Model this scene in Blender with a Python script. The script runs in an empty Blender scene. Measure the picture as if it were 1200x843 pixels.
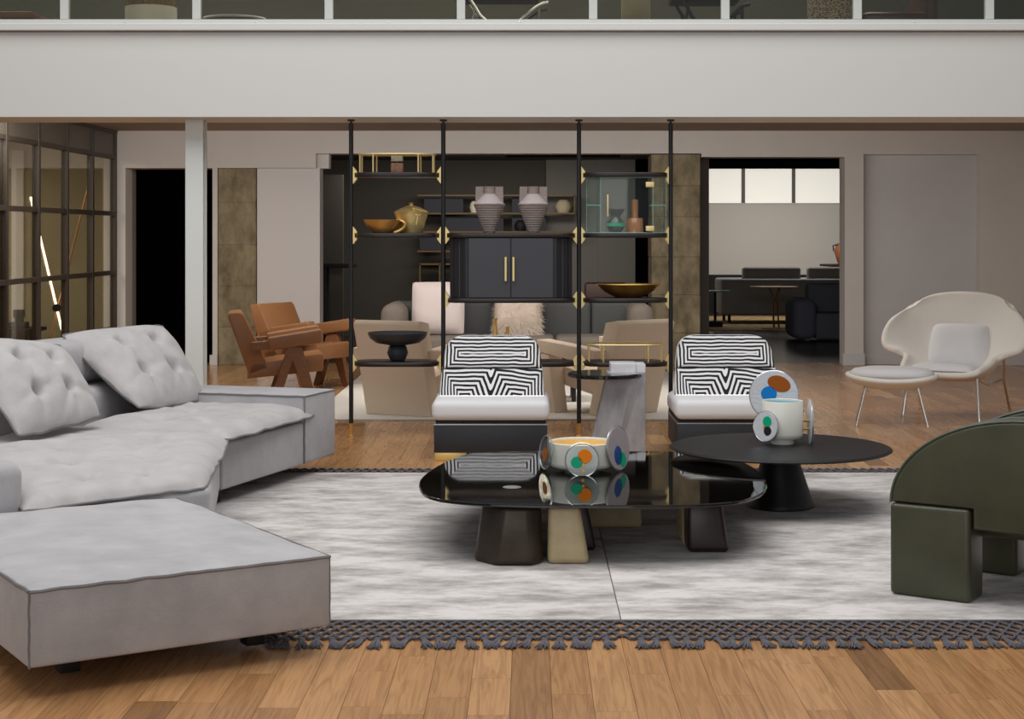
import bpy, bmesh, math, random
from mathutils import Vector, Matrix, noise

random.seed(7)
scene = bpy.context.scene
COL = scene.collection
PI = math.pi

# ------------------------------------------------------------------ camera
F, CX, HY, EYE = 1900.0, 620.0, 275.0, 1.5
cd = bpy.data.cameras.new('camera')
cam = bpy.data.objects.new('camera', cd)
COL.objects.link(cam)
cam.location = (0, 0, EYE)
cam.rotation_euler = (PI / 2, 0, 0)
cd.sensor_width = 36
cd.lens = F / 1200 * 36
cd.shift_x = (600 - CX) / 1200
cd.shift_y = (HY - 421.5) / 1200
cd.clip_end = 200
scene.camera = cam

# ------------------------------------------------------------------ light
w = bpy.data.worlds.new('overcast_sky')
scene.world = w
w.use_nodes = True
w.node_tree.nodes['Background'].inputs[0].default_value = (0.93, 0.96, 1.0, 1)
w.node_tree.nodes['Background'].inputs[1].default_value = 0.32

def area_light(name, loc, rot, sx, sy, power, color=(1, 1, 1), spread=PI):
    l = bpy.data.lights.new(name, 'AREA')
    l.shape = 'RECTANGLE'; l.size = sx; l.size_y = sy
    l.energy = power; l.color = color; l.spread = spread
    o = bpy.data.objects.new(name, l); COL.objects.link(o)
    o.location = loc; o.rotation_euler = rot
    return o

# skylight in the tall hall's roof and the hall's tall windows behind the viewer
area_light('skylight', (-0.6, 7.4, 6.6), (0, 0, 0), 9, 6.2, 500, (1.0, 0.985, 0.975))
area_light('hall_window', (-2.5, -5.5, 2.9), (math.radians(86), 0, math.radians(-14)), 9, 3.6, 195, (1.0, 0.99, 0.97))
# added fill lights without fittings: under the gallery, in the lounge, upstairs
area_light('gallery_fill', (-0.8, 14.5, 2.64), (math.radians(38), 0, 0), 8.4, 1.0, 260, (1.0, 0.955, 0.90))
area_light('lounge_fill', (-0.6, 21.6, 2.5), (math.radians(20), 0, 0), 3.4, 0.6, 46, (1.0, 0.93, 0.84))
area_light('upper_gallery_fill', (-1.5, 13.6, 4.3), (math.radians(15), 0, 0), 9.0, 0.8, 190, (1.0, 0.98, 0.93))
scene.view_settings.view_transform = 'Standard'
scene.view_settings.look = 'None'
scene.view_settings.exposure = 0.0
scene.view_settings.gamma = 1.0
scene.view_settings.use_curve_mapping = False

# ------------------------------------------------------------------ helpers
def lin(c):
    def f(v):
        v /= 255.0
        return v / 12.92 if v <= 0.04045 else ((v + 0.055) / 1.055) ** 2.4
    return (f(c[0]), f(c[1]), f(c[2]), 1.0)

def U(px, py, z=0.0):
    """photo pixel -> point on the horizontal plane at height z"""
    D = F * (EYE - z) / (py - HY)
    return Vector(((px - CX) * D / F, D, z))

def P(px, py, D):
    return Vector(((px - CX) * D / F, D, EYE - (py - HY) * D / F))

def X_(px, D):
    return (px - CX) * D / F

def Z_(py, D):
    return EYE - (py - HY) * D / F

MATS = {}
def mat(name, rgb, rough=0.5, metal=0.0, var=0.0, vscale=6.0, vstretch=(1, 1, 1), bump=0.0, bscale=60.0,
        bstretch=(1, 1, 1), spec=0.5, coat=0.0, rgb2=None, detail=4.0, emit=None, estr=0.0, sheen=0.0, ramp=(0.3, 0.7), nrough=0.6):
    m = bpy.data.materials.new(name); m.use_nodes = True
    nt = m.node_tree; N = nt.nodes; L = nt.links
    b = N['Principled BSDF']
    c = lin(rgb)
    b.inputs['Base Color'].default_value = c
    b.inputs['Roughness'].default_value = rough
    b.inputs['Metallic'].default_value = metal
    b.inputs['Specular IOR Level'].default_value = spec
    b.inputs['Coat Weight'].default_value = coat
    b.inputs['Coat Roughness'].default_value = 0.08
    b.inputs['Sheen Weight'].default_value = sheen
    if emit:
        b.inputs['Emission Color'].default_value = lin(emit)
        b.inputs['Emission Strength'].default_value = estr
    tc = N.new('ShaderNodeTexCoord')
    def mapped(st):
        mp = N.new('ShaderNodeMapping'); mp.inputs['Scale'].default_value = st
        L.new(tc.outputs['Object'], mp.inputs['Vector'])
        return mp.outputs['Vector']
    if var > 0 or rgb2:
        n = N.new('ShaderNodeTexNoise'); n.inputs['Scale'].default_value = vscale
        n.inputs['Detail'].default_value = detail; n.inputs['Roughness'].default_value = nrough
        L.new(mapped(vstretch), n.inputs['Vector'])
        r = N.new('ShaderNodeValToRGB')
        r.color_ramp.elements[0].position = ramp[0]; r.color_ramp.elements[1].position = ramp[1]
        lo = lin(rgb2) if rgb2 else tuple(v * (1 - var) for v in c[:3]) + (1,)
        hi = c if rgb2 else tuple(min(1, v * (1 + var)) for v in c[:3]) + (1,)
        r.color_ramp.elements[0].color = lo; r.color_ramp.elements[1].color = hi
        L.new(n.outputs['Fac'], r.inputs['Fac']); L.new(r.outputs['Color'], b.inputs['Base Color'])
    if bump > 0:
        n2 = N.new('ShaderNodeTexNoise'); n2.inputs['Scale'].default_value = bscale; n2.inputs['Detail'].default_value = 3
        L.new(mapped(bstretch), n2.inputs['Vector'])
        bp = N.new('ShaderNodeBump'); bp.inputs['Strength'].default_value = bump; bp.inputs['Distance'].default_value = 0.02
        L.new(n2.outputs['Fac'], bp.inputs['Height']); L.new(bp.outputs['Normal'], b.inputs['Normal'])
    MATS[name] = m
    return m

def glass_mat(name, tint=(255, 255, 255), amount=0.09, rough=0.0):
    m = bpy.data.materials.new(name); m.use_nodes = True
    nt = m.node_tree; N = nt.nodes; L = nt.links
    N.remove(N['Principled BSDF'])
    out = N['Material Output']
    t = N.new('ShaderNodeBsdfTransparent'); t.inputs['Color'].default_value = lin(tint)
    g = N.new('ShaderNodeBsdfGlossy'); g.inputs['Roughness'].default_value = rough
    g.inputs['Color'].default_value = (1, 1, 1, 1)
    ge = N.new('ShaderNodeNewGeometry'); dt = N.new('ShaderNodeVectorMath'); dt.operation = 'DOT_PRODUCT'
    L.new(ge.outputs['Normal'], dt.inputs[0]); L.new(ge.outputs['Incoming'], dt.inputs[1])
    def M(op, a, c):
        n = N.new('ShaderNodeMath'); n.operation = op; n.use_clamp = op in ('ADD', 'SUBTRACT')
        for i, v in enumerate((a, c)):
            if isinstance(v, (int, float)): n.inputs[i].default_value = v
            elif v is not None: L.new(v, n.inputs[i])
        return n.outputs[0]
    ab = M('ABSOLUTE', dt.outputs['Value'], None)
    f5 = M('POWER', M('SUBTRACT', 1.0, ab), 5.0)
    fac = M('ADD', M('MULTIPLY', f5, 0.8), amount * 0.4)
    mx = N.new('ShaderNodeMixShader')
    L.new(fac, mx.inputs[0])
    L.new(t.outputs[0], mx.inputs[1]); L.new(g.outputs[0], mx.inputs[2]); L.new(mx.outputs[0], out.inputs['Surface'])
    MATS[name] = m
    return m

def wood_floor_mat(name, mode):
    m = bpy.data.materials.new(name); m.use_nodes = True
    nt = m.node_tree; N = nt.nodes; L = nt.links
    b = N['Principled BSDF']
    if mode == 'object':
        oi = N.new('ShaderNodeObjectInfo'); rnd = oi.outputs['Random']
    else:
        at = N.new('ShaderNodeAttribute'); at.attribute_name = 'tone'; rnd = at.outputs['Fac']
    tc = N.new('ShaderNodeTexCoord')
    mul = N.new('ShaderNodeVectorMath'); mul.operation = 'SCALE'
    cb = N.new('ShaderNodeCombineXYZ')
    for i in range(3): L.new(rnd, cb.inputs[i])
    mul.inputs['Scale'].default_value = 37.0
    L.new(cb.outputs[0], mul.inputs[0])
    add = N.new('ShaderNodeVectorMath'); add.operation = 'ADD'
    L.new(tc.outputs['Object'], add.inputs[0]); L.new(mul.outputs[0], add.inputs[1])
    mp = N.new('ShaderNodeMapping'); mp.inputs['Scale'].default_value = (24, 1.3, 24)
    L.new(add.outputs[0], mp.inputs['Vector'])
    n = N.new('ShaderNodeTexNoise'); n.inputs['Scale'].default_value = 1.6; n.inputs['Detail'].default_value = 6
    n.inputs['Distortion'].default_value = 1.6
    L.new(mp.outputs[0], n.inputs['Vector'])
    tone = N.new('ShaderNodeValToRGB'); cr = tone.color_ramp
    stops = [(0.0, (128, 92, 60)), (0.04, (172, 128, 86)), (0.5, (184, 138, 94)), (0.9, (196, 150, 104)), (1.0, (204, 160, 112))]
    cr.elements[0].position = 0.0; cr.elements[0].color = lin(stops[0][1])
    cr.elements[1].position = 1.0; cr.elements[1].color = lin(stops[-1][1])
    for p, c in stops[1:-1]:
        e = cr.elements.new(p); e.color = lin(c)
    L.new(rnd, tone.inputs['Fac'])
    gr = N.new('ShaderNodeValToRGB')
    gr.color_ramp.elements[0].position = 0.34; gr.color_ramp.elements[0].color = (0.60, 0.54, 0.47, 1)
    gr.color_ramp.elements[1].position = 0.60; gr.color_ramp.elements[1].color = (1.08, 1.06, 1.03, 1)
    L.new(n.outputs['Fac'], gr.inputs['Fac'])
    mx = N.new('ShaderNodeMix'); mx.data_type = 'RGBA'; mx.blend_type = 'MULTIPLY'; mx.inputs['Factor'].default_value = 0.62
    L.new(tone.outputs['Color'], mx.inputs['A']); L.new(gr.outputs['Color'], mx.inputs['B'])
    L.new(mx.outputs['Result'], b.inputs['Base Color'])
    b.inputs['Roughness'].default_value = 0.20
    b.inputs['Specular IOR Level'].default_value = 0.5
    bp = N.new('ShaderNodeBump'); bp.inputs['Strength'].default_value = 0.06; bp.inputs['Distance'].default_value = 0.01
    L.new(n.outputs['Fac'], bp.inputs['Height']); L.new(bp.outputs['Normal'], b.inputs['Normal'])
    MATS[name] = m
    return m

def stripe_mat(name, kind):
    """black contour-line print on off-white cloth; UV in metres"""
    m = bpy.data.materials.new(name); m.use_nodes = True
    nt = m.node_tree; N = nt.nodes; L = nt.links
    b = N['Principled BSDF']; b.inputs['Roughness'].default_value = 0.85
    uv = N.new('ShaderNodeUVMap'); uv.uv_map = 'UVMap'
    ns = N.new('ShaderNodeTexNoise'); ns.inputs['Scale'].default_value = 9; ns.inputs['Detail'].default_value = 1
    L.new(uv.outputs[0], ns.inputs['Vector'])
    sp = N.new('ShaderNodeSeparateXYZ'); L.new(uv.outputs[0], sp.inputs[0])
    def M(op, a, c=None):
        n = N.new('ShaderNodeMath'); n.operation = op
        for i, v in enumerate((a, c)):
            if v is None: continue
            if isinstance(v, (int, float)): n.inputs[i].default_value = v
            else: L.new(v, n.inputs[i])
        return n.outputs[0]
    wob = M('MULTIPLY', M('SUBTRACT', ns.outputs['Fac'], 0.5), 0.016)
    x = M('ADD', sp.outputs['X'], 0.0); z = sp.outputs['Y']
    if kind == 'upper':
        hw, hh = 0.325, 0.108
        d = M('MAXIMUM', M('SUBTRACT', M('ABSOLUTE', x), hw - hh), M('ABSOLUTE', M('SUBTRACT', z, 0.0)))
        d = M('ADD', d, wob)
        per = 0.0245
        f = M('FRACT', M('ADD', M('DIVIDE', d, per), 0.62))
        line = M('LESS_THAN', M('ABSOLUTE', M('SUBTRACT', f, 0.5)), 0.25)
    else:
        xl = M('ADD', x, 0.19); xr = M('SUBTRACT', x, 0.17)
        dl = M('MAXIMUM', z, M('MAXIMUM', M('MULTIPLY', xl, -1.35), M('ADD', M('MULTIPLY', xl, 0.80), M('MULTIPLY', z, 0.30))))
        dr = M('MAXIMUM', M('ADD', z, M('MULTIPLY', xr, 0.12)), M('MAXIMUM', M('ADD', M('MULTIPLY', xr, -0.80), M('MULTIPLY', z, 0.30)), M('MULTIPLY', xr, 1.2)))
        sm = N.new('ShaderNodeMath'); sm.operation = 'SMOOTH_MIN'; sm.inputs[2].default_value = 0.03
        L.new(dl, sm.inputs[0]); L.new(dr, sm.inputs[1])
        d = M('ADD', sm.outputs[0], wob)
        f = M('FRACT', M('ADD', M('DIVIDE', d, 0.0275), 0.1))
        line = M('LESS_THAN', M('ABSOLUTE', M('SUBTRACT', f, 0.5)), 0.25)
    mx = N.new('ShaderNodeMix'); mx.data_type = 'RGBA'
    mx.inputs['A'].default_value = lin((226, 225, 226)); mx.inputs['B'].default_value = lin((14, 14, 16))
    L.new(line, mx.inputs['Factor']); L.new(mx.outputs['Result'], b.inputs['Base Color'])
    MATS[name] = m
    return m

# ---- mesh helpers
def box(bm, c, s, bev=0.0, seg=2, M=None):
    """axis box: centre c, full size s"""
    r = bmesh.ops.create_cube(bm, size=1.0)
    vs = r['verts']
    for v in vs:
        v.co = Vector((v.co.x * s[0], v.co.y * s[1], v.co.z * s[2]))
    if bev > 0:
        es = list({e for v in vs for e in v.link_edges})
        rr = bmesh.ops.bevel(bm, geom=es, offset=min(bev, min(s) * 0.49), segments=seg, profile=0.5, affect='EDGES')
        vs = list({v for f in rr['faces'] for v in f.verts} | {v for v in vs if v.is_valid})
    T = Matrix.Translation(Vector(c))
    if M is not None: T = T @ M
    for v in vs: v.co = T @ v.co
    return vs

def box2(bm, lo, hi, bev=0.0, seg=2):
    lo = Vector(lo); hi = Vector(hi)
    return box(bm, (lo + hi) / 2, hi - lo, bev, seg)

def prism(bm, poly, z0, z1, bev=0.0, seg=2, M=None, bev_vert=True):
    """polygon in xy extruded z0..z1"""
    vb = [bm.verts.new((p[0], p[1], z0)) for p in poly]
    vt = [bm.verts.new((p[0], p[1], z1)) for p in poly]
    fs = [bm.faces.new(vb[::-1]), bm.faces.new(vt)]
    n = len(poly)
    for i in range(n):
        fs.append(bm.faces.new((vb[i], vb[(i + 1) % n], vt[(i + 1) % n], vt[i])))
    vs = vb + vt
    bmesh.ops.recalc_face_normals(bm, faces=fs)
    if bev > 0:
        es = {e for f in fs[:2] for e in f.edges}
        if bev_vert: es |= {e for v in vs for e in v.link_edges}
        rr = bmesh.ops.bevel(bm, geom=list(es), offset=bev, segments=seg, profile=0.5, affect='EDGES')
        vs = list({v for f in rr['faces'] for v in f.verts} | {v for v in vs if v.is_valid})
    if M is not None:
        for v in vs: v.co = M @ v.co
    return vs

def tube(bm, pts, r, seg=8, closed=False, r2=None):
    pts = [Vector(p) for p in pts]
    n = len(pts); rings = []
    up = None
    for i, p in enumerate(pts):
        a = pts[(i - 1) % n] if (closed or i > 0) else p
        c = pts[(i + 1) % n] if (closed or i < n - 1) else p
        t = (c - a)
        t = t.normalized() if t.length > 1e-9 else Vector((0, 0, 1))
        if up is None:
            up = Vector((0, 0, 1)) if abs(t.z) < 0.9 else Vector((1, 0, 0))
        side = t.cross(up)
        if side.length < 1e-6: side = t.cross(Vector((0, 1, 0)))
        side.normalize(); up2 = side.cross(t).normalized(); up = up2
        rr = r if r2 is None else r + (r2 - r) * i / max(1, n - 1)
        rings.append([bm.verts.new(p + (side * math.cos(2 * PI * k / seg) + up2 * math.sin(2 * PI * k / seg)) * rr) for k in range(seg)])
    m = n if closed else n - 1
    for i in range(m):
        A = rings[i]; B = rings[(i + 1) % n]
        for k in range(seg):
            bm.faces.new((A[k], A[(k + 1) % seg], B[(k + 1) % seg], B[k]))
    if not closed:
        bm.faces.new(rings[0][::-1]); bm.faces.new(rings[-1])

def lathe(bm, prof, seg=40, M=None, squash=(1, 1)):
    rings = []; vs = []
    for r, z in prof:
        if r < 1e-6:
            v = bm.verts.new((0, 0, z)); rings.append([v]); vs.append(v)
        else:
            ring = [bm.verts.new((r * math.cos(2 * PI * k / seg) * squash[0], r * math.sin(2 * PI * k / seg) * squash[1], z)) for k in range(seg)]
            rings.append(ring); vs += ring
    for a, b in zip(rings, rings[1:]):
        for k in range(seg):
            k2 = (k + 1) % seg
            if len(a) == 1 and len(b) == 1: continue
            if len(a) == 1: bm.faces.new((a[0], b[k2], b[k]))
            elif len(b) == 1: bm.faces.new((a[k], a[k2], b[0]))
            else: bm.faces.new((a[k], a[k2], b[k2], b[k]))
    if M is not None:
        for v in vs: v.co = M @ v.co
    return vs

def taper(bm, bot, top, z0, z1, bev=0.02, seg=3, M=None):
    """tapered block from bottom polygon to top polygon"""
    vb = [bm.verts.new((p[0], p[1], z0)) for p in bot]; vt = [bm.verts.new((p[0], p[1], z1)) for p in top]
    n = len(bot); fs = [bm.faces.new(vb[::-1]), bm.faces.new(vt)]
    for i in range(n): fs.append(bm.faces.new((vb[i], vb[(i + 1) % n], vt[(i + 1) % n], vt[i])))
    vs = vb + vt
    bmesh.ops.recalc_face_normals(bm, faces=fs)
    if bev:
        rr = bmesh.ops.bevel(bm, geom=list({e for v in vs for e in v.link_edges}), offset=bev, segments=seg, profile=0.5, affect='EDGES')
        vs = list({v for f in rr['faces'] for v in f.verts} | {v for v in vs if v.is_valid})
    if M is not None:
        for v in vs: v.co = M @ v.co

def obj(name, bm, m, parent=None, smooth=True, ang=38, off=None):
    """link a bmesh as one mesh object (bmesh given in the parent's local frame, or world minus off)"""
    if off is not None:
        for v in bm.verts: v.co -= Vector(off)
    bmesh.ops.recalc_face_normals(bm, faces=bm.faces)
    me = bpy.data.meshes.new(name); bm.to_mesh(me); bm.free()
    if m is not None: me.materials.append(MATS[m] if isinstance(m, str) else m)
    if smooth:
        for p in me.polygons: p.use_smooth = True
        me.set_sharp_from_angle(angle=math.radians(ang))
    o = bpy.data.objects.new(name, me); COL.objects.link(o)
    if parent is not None: o.parent = parent
    return o

def tag(o, label, cat, group=None):
    o['label'] = label; o['category'] = cat
    if group: o['group'] = group
    return o

def thing(name, label, cat, loc=(0, 0, 0), rz=0.0, group=None):
    o = bpy.data.objects.new(name, None); COL.objects.link(o)
    o.empty_display_size = 0.1
    o.location = loc; o.rotation_euler = (0, 0, rz)
    return tag(o, label, cat, group)

def struct(name, bm, m, label=None, smooth=False, parent=None):
    o = obj(name, bm, m, parent, smooth)
    if parent is None: o['kind'] = 'structure'
    if label: o['label'] = label
    return o

def B(): return bmesh.new()

def copy_thing(root, loc, rz, label=None, group=None):
    r = root.copy(); COL.objects.link(r); r.location = loc; r.rotation_euler = (0, 0, rz)
    if label: r['label'] = label
    if group: r['group'] = group
    def rec(src, dst):
        for ch in list(src.children):
            c = ch.copy(); COL.objects.link(c); c.parent = dst
            c.matrix_parent_inverse = ch.matrix_parent_inverse
            rec(ch, c)
    rec(root, r)
    return r

def cushion_bm(A, Bq, C, D, tu, td, tufts=(), nu=44, nv=36, ew=0.12, rnd=0.0, wav=0.006, wr=0.006, seed=0, power=2.2, folds=()):
    """stuffed pad over the quad A,B (v=0) D,C (v=1); swells tu along +normal, td along -normal; returns bmesh, boundary"""
    A, Bq, C, D = map(Vector, (A, Bq, C, D))
    n = ((Bq - A).cross(D - A)).normalized()
    lu = ((Bq - A).length + (C - D).length) / 2; lv = ((D - A).length + (C - Bq).length) / 2
    ctr = (A + Bq + C + D) / 4
    bm = B()
    def base(u, v):
        p = (A * (1 - u) + Bq * u) * (1 - v) + (D * (1 - u) + C * u) * v
        a = abs(2 * u - 1); b = abs(2 * v - 1)
        p = ctr + (p - ctr) * (1 - rnd * (a * b) ** 3)
        return p
    def prof(u, v):
        eu = min(u, 1 - u) * lu; ev = min(v, 1 - v) * lv
        f = lambda e: (1 - (1 - min(e / ew, 1)) ** power) ** (1 / 1.6)
        return min(f(eu), 1) * min(f(ev), 1)
    top = []; bot = []; bnd = {}
    for j in range(nv + 1):
        rt = []; rb = []
        for i in range(nu + 1):
            u, v = i / nu, j / nv
            p = base(u, v); q = prof(u, v)
            edge = (i in (0, nu) or j in (0, nv))
            s = Vector((p.x * 9 + seed, p.y * 9, p.z * 9))
            if edge:
                d = Vector((noise.noise(s), noise.noise(s + Vector((7, 3, 1))), noise.noise(s + Vector((2, 9, 4))))) * wav
                vt = bm.verts.new(p + d); rt.append(vt); rb.append(vt); bnd[(i, j)] = p + d
                continue
            h = tu * q
            h *= 1 + 0.10 * noise.noise(p * 2.3 + Vector((seed, 0, 0)))
            h += wr * q * noise.noise(Vector((p.x * 11, p.y * 11, p.z * 11 + seed)))
            for (ut, vt_, dep, rad) in tufts:
                dx = (u - ut) * lu; dy = (v - vt_) * lv; r = math.hypot(dx, dy)
                h -= dep * math.exp(-(r / rad) ** 2) * min(1, q * 1.2)
                th = math.atan2(dy, dx)
                h += 0.10 * dep * math.sin(th * 4 + ut * 40 + seed) * math.exp(-((r - rad * 1.2) / (rad * 1.3)) ** 2) * q
            for (ua, va, ub, vb, dep, wid) in folds:
                ax, ay, bx2, by2 = ua * lu, va * lv, ub * lu, vb * lv; qx, qy = u * lu, v * lv
                ll = (bx2 - ax) ** 2 + (by2 - ay) ** 2; tt = max(0, min(1, ((qx - ax) * (bx2 - ax) + (qy - ay) * (by2 - ay)) / ll))
                r = math.hypot(qx - ax - tt * (bx2 - ax), qy - ay - tt * (by2 - ay)) + 0.012 * noise.noise(Vector((qx * 9, qy * 9, seed)))
                h -= dep * (1 - 0.6 * tt) * math.exp(-(r / wid) ** 2) * q
            rt.append(bm.verts.new(p + n * h)); rb.append(bm.verts.new(p - n * td * q))
        top.append(rt); bot.append(rb)
    for j in range(nv):
        for i in range(nu):
            bm.faces.new((top[j][i], top[j][i + 1], top[j + 1][i + 1], top[j + 1][i]))
            vs = (bot[j][i], bot[j + 1][i], bot[j + 1][i + 1], bot[j][i + 1])
            if len(set(vs)) == 4 and not set(vs) == {top[j][i], top[j][i + 1], top[j + 1][i + 1], top[j + 1][i]}:
                bm.faces.new(vs)
    order = [(i, 0) for i in range(nu)] + [(nu, j) for j in range(nv)] + [(i, nv) for i in range(nu, 0, -1)] + [(0, j) for j in range(nv, 0, -1)]
    return bm, [bnd[k] for k in order]

# ------------------------------------------------------------------ materials
wood_floor_mat('oak_plank', 'object'); wood_floor_mat('oak_field', 'attr')
mat('floor_joint', (104, 70, 42), 0.6)
mat('floor_plain', (120, 82, 52), 0.3, var=0.25, vscale=3, vstretch=(8, 0.6, 1))
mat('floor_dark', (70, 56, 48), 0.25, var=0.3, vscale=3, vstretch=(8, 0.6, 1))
mat('fascia_white', (210, 209, 205), 0.7)
mat('plaster', (206, 202, 198), 0.85, var=0.03, vscale=2)
mat('plaster_cool', (198, 198, 200), 0.85, var=0.03, vscale=2)
mat('panel_white', (205, 202, 202), 0.7)
mat('ceiling_paint', (150, 136, 124), 0.8)
mat('concrete', (156, 144, 118), 0.9, rgb2=(96, 86, 66), vscale=5, vstretch=(1.4, 1.4, 0.8), bump=0.3, bscale=26, bstretch=(1, 1, 1.5), detail=10)
mat('charcoal_wall', (72, 67, 61), 0.8, var=0.06, vscale=2)
mat('grey_wall', (118, 115, 110), 0.8)
mat('black_matte', (12, 12, 15), 0.7)
mat('black_flat', (8, 8, 9), 1.0, spec=0.0)
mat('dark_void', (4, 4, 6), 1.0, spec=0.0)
mat('olive_wall', (120, 117, 103), 0.85, var=0.06, vscale=2)
mat('tan_wall', (186, 174, 146), 0.85, var=0.04, vscale=2)
mat('tan_panel', (158, 148, 122), 0.85, var=0.06, vscale=2)
mat('bronze_frame', (54, 46, 37), 0.5)
mat('bronze_panel', (80, 74, 64), 0.45)
mat('frame_grey', (196, 198, 194), 0.5)
mat('steel_white', (222, 227, 224), 0.45)
mat('nubuck', (182, 180, 181), 0.72, rgb2=(160, 158, 160), vscale=5, vstretch=(1, 1, 1), bump=0.10, bscale=90, spec=0.35, detail=7, sheen=0.15)
mat('nubuck_pad', (186, 183, 181), 0.72, rgb2=(170, 167, 167), vscale=6, bump=0.08, bscale=60, spec=0.35, detail=6, sheen=0.15)
mat('piping_grey', (118, 115, 116), 0.7)
mat('black_foot', (22, 20, 20), 0.5)
mat('rug_pile', (214, 209, 206), 0.92, rgb2=(156, 149, 145), vscale=2.2, nrough=0.74, vstretch=(1.0, 2.2, 1), bump=0.25, bscale=120, bstretch=(1, 3, 1), detail=14, spec=0.15, ramp=(0.37, 0.57))
mat('rug_edge', (86, 82, 82), 0.9)
mat('fringe_yarn', (92, 90, 96), 0.92, var=0.25, vscale=60, bump=0.3, bscale=300)
mat('smoked_glass', (12, 11, 9), 0.035, spec=0.75)
mat('leg_bronze', (74, 64, 54), 0.34, metal=0.55, rgb2=(50, 42, 36), vscale=5, bump=0.04, bscale=30)
mat('leg_sand', (196, 178, 142), 0.5, rgb2=(176, 156, 118), vscale=9, bump=0.03, bscale=40)
mat('leg_dark', (46, 34, 30), 0.3, metal=0.2)
mat('steel_disc', (200, 200, 198), 0.3, metal=0.9)
mat('black_table', (20, 21, 25), 0.45, bump=0.02, bscale=60, spec=0.38)
mat('glaze_white', (232, 231, 220), 0.4)
mat('glaze_yellow', (240, 205, 130), 0.5)
mat('glaze_blue', (150, 208, 222), 0.5)
glass_mat('clear_glass', (235, 240, 240), 0.10)
mat('frost_glass', (206, 208, 214), 0.25, bump=0.2, bscale=80, var=0.05, vscale=30)
mat('plum_glass', (168, 156, 156), 0.25, var=0.1, vscale=40)
mat('spot_orange', (238, 130, 0), 0.4, spec=0.2); mat('spot_brown', (158, 82, 8), 0.4, spec=0.2)
mat('spot_green', (0, 168, 122), 0.4, spec=0.2); mat('spot_blue', (0, 124, 204), 0.4, spec=0.2)
mat('spot_deep_blue', (14, 70, 140), 0.2); mat('spot_black', (14, 14, 16), 0.25); mat('spot_amber', (224, 160, 40), 0.3)
mat('green_leather', (74, 75, 54), 0.36, rgb2=(60, 61, 44), vscale=4, bump=0.05, bscale=160, spec=0.55)
mat('green_piping', (84, 94, 82), 0.35)
mat('chair_white', (222, 221, 222), 0.8, bump=0.05, bscale=150)
mat('plinth_black', (36, 39, 44), 0.5, bump=0.05, bscale=40, bstretch=(14, 1, 1))
mat('silver', (205, 205, 205), 0.25, metal=0.9)
mat('brass', (226, 190, 110), 0.28, metal=0.85)
mat('brass_pale', (238, 214, 150), 0.4, metal=0.5)
mat('brass_foot', (222, 192, 120), 0.35, metal=0.6)
mat('brass_worn', (176, 130, 62), 0.36, metal=0.75, rgb2=(120, 86, 38), vscale=7)
mat('marble', (186, 185, 187), 0.4, rgb2=(140, 139, 143), vscale=7, vstretch=(1, 1, 0.5), detail=9)
mat('marble_white', (226, 226, 228), 0.4, rgb2=(206, 206, 210), vscale=9)
mat('black_gloss', (16, 17, 20), 0.09)
mat('pole_black', (22, 24, 27), 0.4)
mat('walnut_black', (34, 27, 27), 0.35, var=0.2, vscale=6, vstretch=(1, 10, 10))
mat('cabinet_black', (62, 63, 69), 0.5, bump=0.02, bscale=40)
mat('cabinet_side', (30, 28, 30), 0.5)
mat('clay_mauve', (150, 137, 131), 0.75, bump=0.35, bscale=14, bstretch=(0.5, 0.5, 9), var=0.08, vscale=9)
mat('clay_pale', (180, 170, 168), 0.75, bump=0.2, bscale=14, bstretch=(0.5, 0.5, 6))
mat('gold_bowl', (224, 178, 104), 0.36, metal=0.7, rgb2=(190, 138, 70), vscale=5)
mat('gold_pot', (234, 212, 150), 0.38, metal=0.65, rgb2=(204, 172, 104), vscale=5)
mat('jasper', (170, 120, 92), 0.4, rgb2=(110, 84, 60), vscale=45)
mat('jasper_light', (196, 184, 150), 0.4, rgb2=(130, 116, 90), vscale=45)
mat('black_bowl', (46, 52, 58), 0.45)
glass_mat('vitrine_glass', (246, 249, 248), 0.03)
mat('glass_edge', (128, 176, 164), 0.3)
glass_mat('green_glass', (110, 140, 122), 0.25)
glass_mat('amber_glass', (222, 170, 130), 0.18)
mat('vase_green', (50, 66, 58), 0.12, coat=0.5); mat('bottle_amber', (188, 128, 88), 0.15, coat=0.4)
glass_mat('partition_glass', (236, 233, 224), 0.08)
glass_mat('upper_glass', (228, 228, 221), 0.10)
mat('leather_tan', (138, 94, 58), 0.45, var=0.06, vscale=5, bump=0.04, bscale=120)
mat('wood_tan', (124, 82, 52), 0.45, var=0.15, vscale=5, vstretch=(3, 3, 10))
mat('beige_wool', (226, 208, 186), 0.9, bump=0.1, bscale=160)
mat('beige_seam', (150, 130, 110), 0.9)
mat('sofa_charcoal', (74, 76, 76), 0.9, bump=0.1, bscale=120)
mat('sofa_taupe', (112, 103, 95), 0.9, bump=0.1, bscale=120)
mat('pillow_blush', (206, 193, 189), 0.9, bump=0.1, bscale=150)
mat('fur', (204, 189, 175), 0.95)
mat('white_rug', (222, 217, 208), 0.95, bump=0.3, bscale=200)
mat('brown_dark', (70, 40, 28), 0.4)
mat('boucle', (232, 227, 218), 0.95, bump=0.25, bscale=180)
mat('chrome', (225, 222, 218), 0.12, metal=1.0)
mat('window_lit', (235, 232, 224), 0.5, emit=(240, 236, 226), estr=0.55)
mat('room_white', (214, 209, 202), 0.85)
mat('sofa_far', (138, 138, 142), 0.9); mat('sofa_far_pillow', (134, 128, 120), 0.9); mat('chair_far', (96, 100, 112), 0.9)
mat('rug_far', (190, 160, 110), 0.95, rgb2=(80, 60, 40), vscale=9, detail=8)
mat('terracotta', (150, 84, 50), 0.5)
mat('teal_glass', (90, 150, 150), 0.2)
mat('shelf_wood', (104, 78, 36), 0.5)
mat('shelf_navy', (36, 38, 50), 0.6)
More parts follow.
